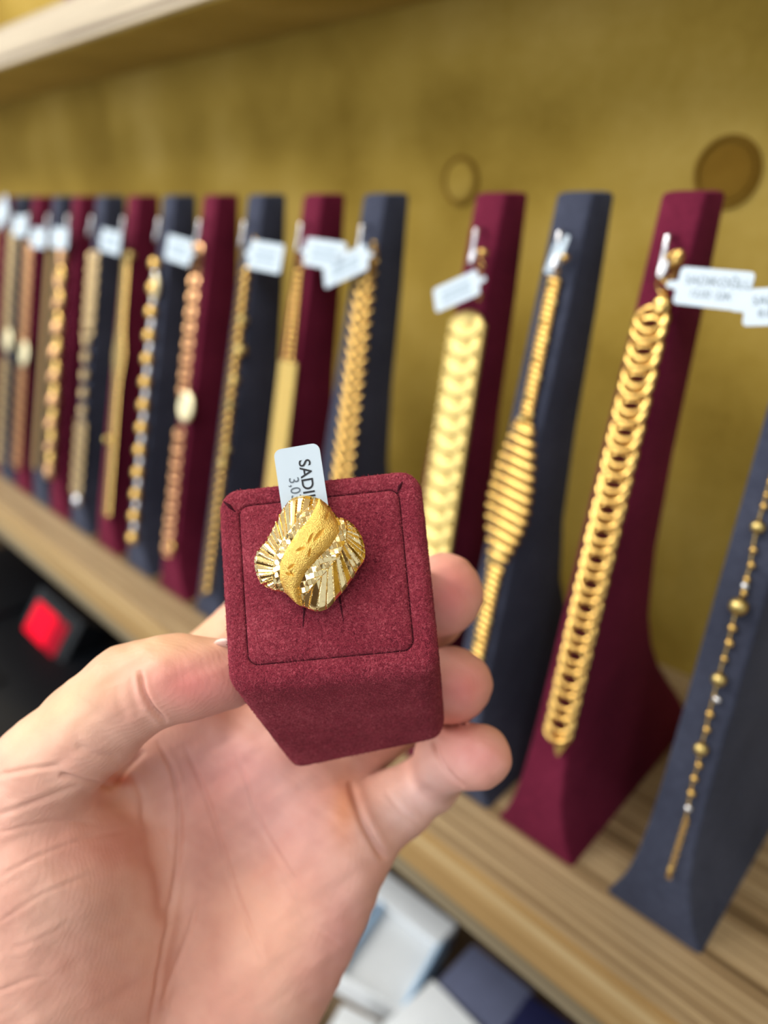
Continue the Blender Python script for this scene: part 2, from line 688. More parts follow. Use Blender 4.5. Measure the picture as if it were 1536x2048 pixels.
class Bracelet:
    def __init__(self, label, px0, px1, name='bracelet'):
        self.a = np.array(face_xs(*px0))
        self.b = np.array(face_xs(*px1))
        self.L = np.linalg.norm(self.b - self.a)
        self.ang = math.atan2((self.b - self.a)[0], (self.b - self.a)[1])
        self.root = thing(name, label, 'bracelet', face_pt(self.a[0], self.a[1], 0.0), GRP)
        self.base = face_pt(self.a[0], self.a[1], 0.0)

    def put(self, name, me, t=None, px=None, lat=0.0, lift=0.002, rx=0, ry=0, rz=0, sc=1.0, ds=0.0):
        if px is not None:
            x, s = face_xs(*px, lift)
        else:
            x, s = self.a + (self.b - self.a) * t
        s += ds
        p = face_pt(x + lat, s, lift) - self.base
        M = Matrix(FACE_M.tolist()) @ Matrix.Rotation(self.ang, 4, 'Z') @ Matrix.Rotation(rz, 4, 'Z') @ Matrix.Rotation(ry, 4, 'Y') @ Matrix.Rotation(rx, 4, 'X')
        if isinstance(sc, (int, float)):
            sc = (sc, sc, sc)
        M = Matrix.Translation(p) @ M @ Matrix.Diagonal((*sc, 1))
        return link_obj(name, me, None, self.root, M)


def M_(name, data, mat, angle=50):
    return with_mat(new_mesh(name, data[0], data[1], True, angle), mat)


BEAD = M_('bead', bead_data(1, 1, 1), 'gold')
BEAD_P = M_('bead', bead_data(1, 1, 1), 'gold_pale')
BEAD_S = M_('bead', bead_data(1, 1, 1), 'silver')
BEAD_R = M_('bead', bead_data(1, 1, 1), 'gold_rose')
BEAD_D = M_('bead', bead_data(1, 1, 1), 'gold_dull')
LINK = with_mat(oval_ring('link', 1.0, 1.25, 0.32, 20, 8), 'gold')
LINK_D = with_mat(oval_ring('link', 1.0, 1.25, 0.32, 16, 6), 'gold_dull')
LINK_R = with_mat(oval_ring('link', 1.0, 1.25, 0.32, 16, 6), 'gold_rose')


def top_rings(B, px_list, sc=0.0016, me=None):
    for k, p in enumerate(px_list):
        B.put('ring_link', me or LINK, px=p, lift=0.004, rx=0.5, ry=0.9 if k % 2 else -0.3, sc=sc)


def chain(B, t0, t1, n, me, sc, lift=0.0022, name='link', alt=True):
    for k in range(n):
        t = t0 + (t1 - t0) * k / max(1, n - 1)
        B.put(name, me, t, lift=lift, ry=(0.35 if k % 2 else 1.2) if alt else 0.6, sc=sc)


# 1: thin chain with balls
B = Bracelet('thin gold chain with round balls and sparkling stones at the right edge', (1560, 880), (1338, 1755))
beads = [(1556, 905, 1.6), (1548, 940, 1.5), (1541, 965, 1.5), (1534, 990, 1.4), (1528, 1013, 1.7), (1516, 1054, 3.1), (1507, 1100, 1.7), (1503, 1130, 1.7), (1494, 1159, 1.6),
         (1488, 1186, 1.6), (1477, 1213, 4.1), (1465, 1256, 2.0), (1459, 1286, 2.0), (1449, 1318, 1.6), (1438, 1359, 3.3),
         (1420, 1428, 1.9), (1414, 1459, 1.7), (1402, 1498, 3.2), (1398, 1530, 1.7), (1389, 1557, 1.8), (1383, 1586, 1.9)]
for (x, y, r) in beads:
    B.put('bead', BEAD_P if r > 2.5 else BEAD, px=(x, y), lift=0.001 * r * 0.8, sc=0.00082 * r)
for (x, y) in ((1434, 1399), (1377, 1616), (1490, 1172)):
    B.put('stone', BEAD_S, px=(x, y), lift=0.0016, sc=0.0015)
p0, p1 = np.array([1373, 1638.]), np.array([1338, 1752.])
for k in range(16):
    p = p0 + (p1 - p0) * k / 15
    B.put('link', LINK, px=tuple(p), lift=0.0012, ry=0.3 if k % 2 else 1.3, sc=0.0009)
B.put('clasp', BEAD, px=(1340, 1742), lift=0.0012, sc=(0.0011, 0.0026, 0.0010))
pts = []
for (x, y, r) in [(1575, 830, 0)] + beads + [(1373, 1640, 0)]:
    xx, s = face_xs(x, y)
    pts.append(face_pt(xx, s, 0.0012) - B.base)
link_obj('chain', with_mat(tube_mesh('chain', pts, 0.0004, 6), 'gold'), None, B.root)

# 2: thick curb chain
B = Bracelet('thick gold curb chain with large oval links and pointed end', (1312, 640), (1128, 1455))
cv = []
for i in range(40):
    t = 2 * math.pi * i / 40
    cv.append((0.0056 * math.cos(t), 0.0050 * math.sin(t), 0.0003 * math.sin(2 * t)))
CURB = with_mat(tube_mesh('link', cv, 0.0014, 10, True), 'gold')
NL = 17
for k in range(NL):
    for q in (0, 1):
        B.put('link', CURB, (k + 0.40 * q) / (NL - 0.6), lift=0.0036 + 0.0004 * q, rx=-0.34, ry=0.10)
V, F = slab_data([(-0.0042, 0.0045), (-0.0045, 0.003), (-0.0006, -0.0072), (0.0006, -0.0072), (0.0045, 0.003), (0.0042, 0.0045)], 0, 0.0028)
B.put('pointed_end', M_('pointed_end', (V, F), 'gold', 30), px=(1128, 1478), lift=0.001)
B.put('end_cap', M_('end_cap', bead_data(0.0036, 0.0046, 0.0022), 'gold'), px=(1322, 612), lift=0.004, rz=-0.1)
top_rings(B, [(1324, 572), (1338, 545), (1333, 525), (1352, 517)], 0.0023)
CLASP = M_('clasp', bead_data(0.0013, 0.0036, 0.0012), 'gold')
B.put('clasp', CLASP, px=(1354, 516), lift=0.007, rz=-0.3)

# 3: ribbed bracelet widening in the middle
B = Bracelet('gold ribbed bracelet of bars that widens to a spindle in the middle', (1108, 560), (952, 1325))
ys = np.array([560, 835, 855, 885, 920, 975, 1020, 1050, 1080, 1105, 1150, 1325.])
ws = np.array([30, 28, 46, 62, 78, 92, 94, 84, 70, 50, 32, 27.])
y = 560.0
k = 0
while y < 1325:
    wpx = np.interp(y, ys, ws)
    xc = 1108 + (952 - 1108) * (y - 560) / 765
    x_a, s_a = face_xs(xc - wpx / 2, y)
    x_b, s_b = face_xs(xc + wpx / 2, y)
    w = abs(x_b - x_a)
    wide = wpx > 44
    r = 0.0019 if wide else 0.0014
    me = M_('bar', rod_data(w * 0.98, r, 8), 'gold')
    B.put('bar', me, px=(xc, y), lift=0.0024 + (0.0012 if wide else 0), rz=-0.14)
    if k % 3 == 0:
        B.put('bead', BEAD_P, px=(xc + (wpx * 0.3 if k % 2 else -wpx * 0.33), y + 8), lift=0.0042, sc=0.0011)
    y += 21.0 if wide else 12.5
    k += 1
top_rings(B, [(1112, 540), (1124, 516)], 0.0016)
B.put('clasp', BEAD, px=(1130, 515), lift=0.007, sc=0.0017)
B.put('bead', BEAD_P, px=(1047, 838), lift=0.0045, sc=0.0021)
B.put('bead', BEAD_P, px=(1000, 1101), lift=0.0045, sc=0.0022)

# 4: wide scaled band
B = Bracelet('wide pale gold band of overlapping round scales', (940, 652), (842, 1300))
dv = lathe_data([(0.0002, 0.0012), (0.0006, 0.0011), (0.0009, 0.0003), (0.0014, 0.0003), (0.0020, 0.0012), (0.0030, 0.0016), (0.0040, 0.0014), (0.0045, 0.0009), (0.0047, 0.0)], 32)
SCALE = M_('scale', dv, 'gold_matte', 60)
for k in range(19):
    t = k / 18
    B.put('scale', SCALE, t, lift=0.0024, rx=-0.14, sc=(2.1, 1.5, 1))
edge = []
for k in range(46):
    t = k / 45
    for sgn in (-1, 1):
        B.put('edge_bead', BEAD_P, t, lat=sgn * 0.0098, lift=0.0020, sc=(0.0014, 0.0022, 0.0016))
top_rings(B, [(956, 590), (958, 560), (962, 530)], 0.0018)
B.put('clasp', BEAD, px=(966, 505), lift=0.006, sc=0.0022)

# 5: wheat bracelet
B = Bracelet('broad gold wheat bracelet with spiky slanted barbs on both edges', (742, 552), (690, 1000))
for k in range(20):
    t = k / 19
    for sgn in (-1, 1):
        me_name = 'barb'
        if k == 0 and sgn == -1:
            BARB = M_('barb', tube_data([(0.0, 0, 0), (0.004, 0, 0.0010), (0.0085, 0, 0.0008), (0.0118, 0, 0)], [0.0016, 0.0021, 0.0016, 0.0004], 8), 'gold')
        B.put('barb', BARB, t, lat=-sgn * 0.0006 - 0.0016, lift=0.0024, rz=(0.7 if sgn > 0 else math.pi - 0.7), rx=0)
top_rings(B, [(744, 530), (746, 510), (748, 492)], 0.0018)

# 6: mesh band with double chain
B = Bracelet('pale gold mesh band hanging from a double bead chain', (602, 545), (548, 1010))
for k in range(15):
    t = 0.36 * k / 14
    B.put('bead', BEAD, t, lat=-0.0005 - 0.004 * t, lift=0.002, sc=(0.0017, 0.0019, 0.0015))
    B.put('bead', BEAD, t, lat=0.0022 + 0.004 * t, lift=0.002, sc=(0.0017, 0.0019, 0.0015))
row = []
for q in range(9):
    row.append(shift(bead_data(0.0012, 0.0012, 0.0010, 8, 5), (-0.0076 + 0.0019 * q, 0.0004 * (q % 2), 0)))
ROW = M_('mesh_row', join_data(row), 'gold_pale')
for k in range(46):
    B.put('mesh_row', ROW, 0.38 + 0.62 * k / 45, lift=0.0016)
top_rings(B, [(605, 528), (610, 508)], 0.0017)

# 7: twisted rope with bright beads
B = Bracelet('gold twisted rope bracelet with bright round beads', (497, 545), (418, 1180))
TW = M_('strand', rod_data(0.0110, 0.0022, 8), 'gold')
for k in range(36):
    B.put('strand', TW, k / 35, lift=0.0024, rz=0.55, rx=0)
for (x, y, r) in ((486, 640, 3.2), (482, 700, 3.8), (470, 760, 2.8), (462, 810, 2.6), (455, 900, 2.4), (447, 925, 3.0)):
    B.put('bead', BEAD_P, px=(x, y), lift=0.0042, sc=0.001 * r)
top_rings(B, [(506, 522), (508, 500), (511, 482)], 0.0019)

# 8: rose chain with oval plate
B = Bracelet('rose gold chain with a bright oval plate in the middle', (405, 500), (343, 1105))
for k in range(42):
    t = k / 41
    if 0.475 < t < 0.57:
        continue
    B.put('link', LINK_R, t, lift=0.0036, ry=0.35, rx=0.5 if k % 2 else -0.3, sc=(0.0036, 0.0026, 0.0026))
pl = lathe_data([(0.0005, 0.0022), (0.0040, 0.0019), (0.0048, 0.0024), (0.0058, 0.0018), (0.0062, 0.0006), (0.0060, 0.0)], 30)
OVAL = M_('oval_plate', pl, 'gold_bright', 60)
B.put('oval_plate', OVAL, px=(374, 814), lift=0.0046, sc=(1.5, 1.8, 1))
B.put('clasp', BEAD, px=(345, 1094), lift=0.003, sc=(0.0028, 0.0034, 0.002))

# 9: jointed balls and tubes
B = Bracelet('bracelet of gold balls joined by silver grey tubes', (322, 530), (276, 1075))
TUBE = M_('tube', shift(lathe_data([(0.0018, -0.0042), (0.0024, -0.0034), (0.0024, 0.0034), (0.0018, 0.0042)], 12), (0, 0, 0)), 'silver')
for k in range(13):
    B.put('ball', BEAD, k / 12, lift=0.0044, sc=(0.0056, 0.0052, 0.0042))
    if k < 12:
        B.put('tube', TUBE, (k + 0.5) / 12, lift=0.003, rx=math.pi / 2)
B.put('oval_plate', OVAL, px=(312, 575), lift=0.004, sc=(0.8, 1.5, 1))

# 10: flat band with oval bulge
B = Bracelet('flat gold band bracelet with an oval bulge in the middle', (258, 515), (220, 1025))
for k in range(40):
    t = k / 39
    w = 0.0120 + 0.0095 * math.exp(-((t - 0.37) / 0.07) ** 2)
    B.put('plate_link', BEAD, t, lift=0.0022, sc=(w / 2, 0.0042, 0.0015))
B.put('stone', BEAD_P, px=(215, 879), lift=0.004, sc=0.0030)
B.put('stone', BEAD_P, px=(262, 510), lift=0.004, sc=0.0030)

# 11: dull chain with five discs
B = Bracelet('dull gold chain with five round discs and a hanging pearl', (195, 515), (160, 985))
for k in range(40):
    t = k / 39
    if 0.33 < t < 0.67:
        continue
    B.put('link', LINK_D, t, lift=0.0036, ry=0.3, rx=0.5 if k % 2 else -0.3, sc=(0.0052, 0.0032, 0.0026))
DISC = M_('disc', lathe_data([(0.0004, 0.0012), (0.0034, 0.0012), (0.0046, 0.0020), (0.0052, 0.0012), (0.0052, 0.0)], 26), 'gold_dull', 60)
for k, (x, y) in enumerate([(175, 681), (173, 713), (171, 749), (169, 785), (167, 820)]):
    B.put('disc', DISC, px=(x, y), lift=0.002)
B.put('pearl', BEAD_S, px=(155, 1000), lift=0.004, sc=(0.0054, 0.0054, 0.004))

# 12: wavy bracelet
B = Bracelet('wavy gold bracelet with rounded swells along its length', (140, 500), (112, 955))
pts, rr = [], []
for k in range(90):
    t = k / 89
    x, s = B.a + (B.b - B.a) * t
    pts.append(face_pt(x + 0.0012 * math.sin(t * 40), s, 0.0058) - B.base)
    rr.append(0.0046 + 0.0014 * math.sin(t * 60) * (0.4 + math.sin(t * 3.1)))
link_obj('wavy_strip', with_mat(tube_mesh('wavy_strip', pts, rr, 12), 'gold_rose'), None, B.root)
for k in range(9):
    B.put('swell', BEAD, 0.1 + 0.1 * k, lift=0.0060, sc=(0.0062, 0.0105, 0.0040), rz=0.3)

# 13: smooth flat bar
B = Bracelet('smooth flat gold bar bracelet without links', (108, 485), (76, 938))
V, F = slab_data(rounded_rect(0.0110, B.L, 0.003), 0, 0.0022)
B.put('bar', M_('bar', (V, F), 'gold_dull', 40), 0.5, lift=0.001)
V, F = slab_data(rounded_rect(0.0030, B.L * 0.98, 0.001), 0, 0.001)
B.put('ridge', M_('ridge', (V, F), 'gold', 40), 0.5, lift=0.0031)

# 14, 15: thin chains with ovals
B = Bracelet('thin rose gold chain with a pale oval, second oval from the left', (66, 485), (40, 930))
for k in range(40):
    t = k / 39
    if 0.45 < t < 0.56:
        continue
    B.put('link', LINK_R, t, lift=0.0036, ry=0.35, rx=0.5 if k % 2 else -0.3, sc=(0.0042, 0.0036, 0.0026))
B.put('oval_plate', OVAL, px=(50, 708), lift=0.0046, sc=(1.5, 2.0, 1))
B = Bracelet('thin gold chain with a pale oval, leftmost of the ovals', (33, 470), (4, 925))
for k in range(40):
    t = k / 39
    if 0.42 < t < 0.53:
        continue
    B.put('link', LINK_D, t, lift=0.0036, ry=0.35, rx=0.5 if k % 2 else -0.3, sc=(0.0044, 0.0036, 0.0026))
B.put('oval_plate', OVAL, px=(18, 681), lift=0.0046, sc=(1.45, 1.9, 1))

# ------------------------------------------------------------------ price tags on the bracelets
TAGS = [  # centre px, width px, height px, rotation (deg, image), label, neck side
    (1425, 577, 150, 78, -1, 'white paper price tag on the thick curb chain', -1, ('SADIKOĞLU', '12,02 22K')),
    (1562, 612, 150, 78, 8, 'white paper price tag cut off by the right edge of the photo', -1, ('SADIKOĞLU', '8,03 22K')),
    (912, 583, 88, 52, 24, 'tilted white paper price tag left of the wide scaled band', 1, None),
    (690, 533, 96, 54, 21, 'tilted white paper tag on the spiky wheat bracelet', 1, None),
    (648, 508, 105, 56, -3, 'white paper tag on the mesh band bracelet', -1, None),
    (530, 513, 98, 58, -3, 'white paper tag on the twisted rope bracelet', -1, None),
    (357, 500, 92, 52, -6, 'white paper tag between the rose chain and the ball bracelet', 1, None),
    (221, 483, 66, 46, -5, 'white paper tag on the dull chain with five discs', -1, None),
    (119, 476, 50, 42, 0, 'white paper tag on the smooth flat bar bracelet', -1, None),
    (77, 476, 38, 40, 0, 'white paper tag on the thin rose chain near the left edge', -1, None),
    (40, 452, 30, 42, 0, 'small white paper tag on the leftmost oval chain', -1, None),
    (3, 425, 26, 48, 30, 'white paper tag cut off by the left edge of the photo', -1, None),
]
for (cx, cy, wpx, hpx, rot, lab, side, txt) in TAGS:
    lift = 0.011
    x0, s0 = face_xs(cx, cy, lift)
    xa, _ = face_xs(cx - wpx / 2, cy, lift)
    xb, _ = face_xs(cx + wpx / 2, cy, lift)
    _, sa = face_xs(cx, cy - hpx / 2, lift)
    _, sb = face_xs(cx, cy + hpx / 2, lift)
    w, h = abs(xb - xa), abs(sb - sa)
    w = min(w, 0.034)
    root = thing('price_tag', lab, 'price tag', face_pt(x0, s0, lift), 'paper price tags on the bracelets')
    Mx = Matrix(FACE_M.tolist()) @ Matrix.Rotation(math.radians(rot), 4, 'Z')
    P = rounded_rect(w, h, 0.12 * h, 4)
    V, F = slab_data(P, -0.00012, 0.00012)
    link_obj('card', with_mat(new_mesh('card', V, F, False), 'tag_paper'), None, root, Mx)
    nk = h * 0.16
    V, F = slab_data([(0, -nk / 2), (0.0045, -nk * 0.8), (0.0045, nk * 0.8), (0, nk / 2)], -0.0001, 0.0001)
    V = [(side * (w / 2 + 0.004) - side * x, y, z) for x, y, z in V]
    link_obj('neck', with_mat(new_mesh('neck', V, F, False), 'tag_paper'), None, root, Mx)
    if txt:
        for ln, (t, yy, sz) in enumerate(zip(txt, (0.16, -0.18), (0.27, 0.23))):
            me = text_mesh('lettering', t, h * sz * 1.25, 'ink_grey')
            link_obj('lettering', me, None, root, Mx @ Matrix.Translation((-w * 0.40 + ln * 0.1 * w, h * yy, 0.00022)))
    else:
        V, F = slab_data(rounded_rect(w * 0.66, h * 0.16, 0.0002, 2), 0, 0.0001)
        if wpx > 60:
            for yy in (0.14, -0.16):
                link_obj('print_line', with_mat(new_mesh('print_line', V, F, False), 'ink_faded'), None, root, Mx @ Matrix.Translation((0, h * yy, 0.00016)))

# folded tag seen edge-on on stand 3
lift = 0.007
x0, s0 = face_xs(1108, 518, lift)
root = thing('price_tag', 'folded silvery white paper tag on the ribbed bracelet', 'price tag', face_pt(x0, s0, lift), 'paper price tags on the bracelets')
V, F = slab_data(rounded_rect(0.0045, 0.0125, 0.001), 0, 0.0002)
Mx = Matrix(FACE_M.tolist()) @ Matrix.Rotation(-0.18, 4, 'Z') @ Matrix.Rotation(0.5, 4, 'Y')
link_obj('card', with_mat(new_mesh('card', V, F, False), 'tag_paper'), None, root, Mx)
link_obj('fold', with_mat(new_mesh('fold', V, F, False), 'tag_paper'), None, root, Mx @ Matrix.Translation((0.0022, 0.004, 0.001)) @ Matrix.Rotation(-1.0, 4, 'Y'))

# burgundy stand on the upper shelf, only its foot in view
def upper_stand(x):
    root = thing('bracelet_stand', 'burgundy suede stand on the upper shelf at the top left corner', 'display stand', (x, 0.34, UZ + 0.029))
    me = BODY['burgundy_suede']
    link_obj('body', me, None, root, Matrix.Translation((0, 0.022, 0)) @ Matrix.Diagonal((1, 0.62, 0.9, 1)))


r_ = R @ ray(2, 4)
k_ = (0.104 + 0.029) / r_[2]
upper_stand((r_ * k_)[0] - 0.012)

# ------------------------------------------------------------------ below the shelf
ZC = EYE - 0.56
cnt = thing('lower_counter', 'dark brown wood counter below the shelf', 'counter', (-0.6, 0.1, ZC - 0.04))
link_obj('top', box_mesh('top', (-2.0, -0.35, 0), (2.0, 0.31, 0.04), 0.002), 'brown_wood', cnt)
link_obj('front', box_mesh('front', (-1.99, -0.33, -ZC + 0.04), (1.99, 0.31, 0), 0.002), 'brown_panel', cnt)


def on_z(px, py, z):
    r = R @ ray(px, py)
    return r * (z / r[2]) + ORG


def quad_box(name, label, pxs, zrel, h, mats, tray=False):
    """a box whose top corners are seen at the four given pixels (p0->p1 and p0->p3 are its sides)"""
    P = [on_z(x, y, zrel) for x, y in pxs]
    c = sum(P) / 4
    ex = (P[1] - P[0] + P[2] - P[3]) / 2
    ey = (P[3] - P[0] + P[2] - P[1]) / 2
    w, d = np.linalg.norm(ex), np.linalg.norm(ey)
    a = math.atan2(ex[1], ex[0])
    root = thing(name, label, 'box', (c[0], c[1], c[2] - h))
    root.rotation_euler = (0, 0, a)
    if tray:
        t = 0.0016
        link_obj('base', box_mesh('base', (-w / 2, -d / 2, 0), (w / 2, d / 2, h * 0.6), 0.0004), mats[0], root)
        for sx in (-1, 1):
            link_obj('side_panel', box_mesh('side_panel', (sx * w / 2 - t, -d / 2, 0), (sx * w / 2 + t, d / 2, h), 0.0006), mats[1], root)
            link_obj('end_panel', box_mesh('end_panel', (-w / 2, sx * d / 2 - t, 0), (w / 2, sx * d / 2 + t, h), 0.0006), mats[0], root)
    else:
        link_obj('body', box_mesh('body', (-w / 2, -d / 2, 0), (w / 2, d / 2, h * 0.62), 0.0015), mats[1], root)
        link_obj('lid', box_mesh('lid', (-w / 2 - 0.001, -d / 2 - 0.001, h * 0.63), (w / 2 + 0.001, d / 2 + 0.001, h), 0.0015), mats[0], root)
    return root


quad_box('paper_box', 'shallow open white card box with pale blue sides beside the palm', [(762, 1798), (896, 1866), (800, 2015), (672, 1945)], -0.536, 0.022, ('white_card', 'blue_card'), True)
quad_box('gift_box', 'white card box at the bottom edge below the shallow open one', [(872, 1966), (960, 2062), (850, 2160), (752, 2052)], -0.528, 0.03, ('white_card', 'white_card'))
quad_box('gift_box', 'pale grey box tucked under the shelf edge beside the palm', [(700, 1690), (905, 1850), (880, 1885), (680, 1735)], -0.535, 0.023, ('white_card', 'greyblue_card'))
quad_box('gift_box', 'slate blue box in the shade under the shelf', [(925, 1880), (1050, 1975), (1010, 2075), (900, 1975)], -0.53, 0.028, ('greyblue_card', 'greyblue_card'))
quad_box('gift_box', 'dark navy box at the bottom under the shelf', [(1052, 1985), (1150, 2060), (1100, 2140), (1010, 2080)], -0.528, 0.03, ('navy_card', 'navy_card'))
quad_box('gift_box', 'small white box at the bottom edge behind the wrist', [(690, 2012), (760, 2050), (700, 2130), (630, 2095)], -0.53, 0.028, ('white_card', 'white_card'))

# black electronic scale with a red display, lower left
dc = on_z(88, 1262, -0.46)
dev = thing('electronic_scale', 'black electronic scale with a glowing red display at the left', 'scale', (dc[0], dc[1], ZC))
hz = (EYE - 0.46) - ZC
link_obj('housing', box_mesh('housing', (-0.30, -0.16, 0), (0.16, 0.09, hz - 0.012), 0.006, 3), 'black_plastic', dev)
TILT = Matrix.Translation((0, 0, hz)) @ Matrix.Rotation(math.radians(52), 4, 'X')
link_obj('display_head', box_mesh('display_head', (-0.060, -0.036, -0.040), (0.060, 0.036, -0.003), 0.004, 3), 'black_plastic', dev, TILT)
link_obj('display_bezel', box_mesh('display_bezel', (-0.048, -0.030, -0.004), (0.048, 0.030, -0.0015), 0.001), 'black_panel', dev, TILT)
link_obj('display', box_mesh('display', (-0.044, -0.022, -0.002), (0.012, 0.022, 0), 0.0008), 'red_display', dev, TILT)
link_obj('display', box_mesh('display', (0.013, -0.022, -0.002), (0.040, 0.022, -0.0002), 0.0008), 'red_display_dim', dev, TILT)
for q in range(5):
    link_obj('key', box_mesh('key', (-0.05 + 0.022 * q, -0.075, hz - 0.012), (-0.036 + 0.022 * q, -0.062, hz - 0.008), 0.002), 'black_panel', dev)
link_obj('pan', box_mesh('pan', (-0.28, -0.12, hz - 0.012), (-0.09, 0.06, hz - 0.006), 0.003), 'black_plastic', dev)
#@@HAND@@
# ------------------------------------------------------------------ the hand
def cp(px, py, d):
    return np.array([(px - CX) / FPX * d, -(py - CY) / FPX * d, d])


class Grid:
    def __init__(self, lo, hi, h):
        self.lo, self.h = np.array(lo), h
        self.n = [int((b_ - a_) / h) + 1 for a_, b_ in zip(lo, hi)]
        ax = [(lo[i] + h * np.arange(self.n[i])).astype(np.float32) for i in range(3)]
        self.ax = ax
        self.X, self.Y, self.Z = ax[0][:, None, None], ax[1][None, :, None], ax[2][None, None, :]

    def full(self):
        return np.full(self.n, 1.0, np.float32)

    def sub(self, c0, c1, pad):
        sl = []
        for i in range(3):
            a_ = max(0, int((min(c0[i], c1[i]) - pad - self.lo[i]) / self.h))
            b_ = min(self.n[i], int((max(c0[i], c1[i]) + pad - self.lo[i]) / self.h) + 2)
            sl.append(slice(a_, max(a_, b_)))
        return tuple(sl)

    def cone(self, D, a, ra, b, rb, k, pad=0.016):
        sl = self.sub(a, b, max(ra, rb) + pad)
        x, y, z = self.ax[0][sl[0]][:, None, None], self.ax[1][sl[1]][None, :, None], self.ax[2][sl[2]][None, None, :]
        ab = b - a
        L2 = float(ab @ ab)
        t = ((x - a[0]) * ab[0] + (y - a[1]) * ab[1] + (z - a[2]) * ab[2]) / L2
        np.clip(t, 0, 1, out=t)
        d = np.sqrt((x - a[0] - t * ab[0]) ** 2 + (y - a[1] - t * ab[1]) ** 2 + (z - a[2] - t * ab[2]) ** 2) - (ra + (rb - ra) * t)
        D[sl] = smin(D[sl], d, k)

    def ell(self, D, c, r, M3, k, pad=0.016):
        sl = self.sub(c, c, max(r) + pad)
        x, y, z = self.ax[0][sl[0]][:, None, None] - c[0], self.ax[1][sl[1]][None, :, None] - c[1], self.ax[2][sl[2]][None, None, :] - c[2]
        q = [x * M3[0][i] + y * M3[1][i] + z * M3[2][i] for i in range(3)]
        k0 = np.sqrt(sum((q[i] / r[i]) ** 2 for i in range(3)))
        k1 = np.sqrt(sum((q[i] / r[i] ** 2) ** 2 for i in range(3))) + 1e-9
        d = k0 * (k0 - 1) / k1
        D[sl] = smin(D[sl], d.astype(np.float32), k)


def smin(a, b, k):
    if k <= 0:
        return np.minimum(a, b)
    h = np.clip(0.5 + 0.5 * (b - a) / k, 0, 1)
    return b + (a - b) * h - k * h * (1 - h)


def surface_nets(D, lo, h):
    n = D.shape
    S = D < 0
    cnt = np.zeros((n[0] - 1, n[1] - 1, n[2] - 1), np.int8)
    cor = [(i, j, k) for i in (0, 1) for j in (0, 1) for k in (0, 1)]
    for (i, j, k) in cor:
        cnt += S[i:n[0] - 1 + i, j:n[1] - 1 + j, k:n[2] - 1 + k]
    act = (cnt > 0) & (cnt < 8)
    idx = np.argwhere(act)
    vid = -np.ones(act.shape, np.int64)
    vid[act] = np.arange(len(idx))
    acc = np.zeros((len(idx), 3))
    num = np.zeros(len(idx))
    vals = {c: D[idx[:, 0] + c[0], idx[:, 1] + c[1], idx[:, 2] + c[2]].astype(float) for c in cor}
    for c in cor:
        for ax in range(3):
            if c[ax] == 0:
                c2 = list(c)
                c2[ax] = 1
                v0, v1 = vals[c], vals[tuple(c2)]
                mk = (v0 < 0) != (v1 < 0)
                t = np.where(mk, v0 / np.where(mk, v0 - v1, 1), 0)
                p = np.repeat(np.array([c], float), len(idx), 0)
                p[:, ax] += t
                acc[mk] += p[mk]
                num[mk] += 1
    V = (idx + acc / num[:, None]) * h + lo
    F = []
    for ax in range(3):
        a1, a2 = (ax + 1) % 3, (ax + 2) % 3
        s0 = [slice(0, n[q]) for q in range(3)]
        s1 = list(s0)
        s0[ax] = slice(0, n[ax] - 1)
        s1[ax] = slice(1, n[ax])
        A, Bq = S[tuple(s0)], S[tuple(s1)]
        e = np.argwhere(A != Bq)
        ok = (e[:, a1] > 0) & (e[:, a2] > 0) & (e[:, a1] < n[a1] - 1) & (e[:, a2] < n[a2] - 1)
        e = e[ok]
        ins = A[e[:, 0], e[:, 1], e[:, 2]]
        q = []
        for (o1, o2) in ((1, 1), (0, 1), (0, 0), (1, 0)):
            cc = e.copy()
            cc[:, a1] -= o1
            cc[:, a2] -= o2
            q.append(vid[cc[:, 0], cc[:, 1], cc[:, 2]])
        q = np.stack(q, 1)
        q[~ins] = q[~ins][:, ::-1]
        F.append(q)
    return V, np.concatenate(F)


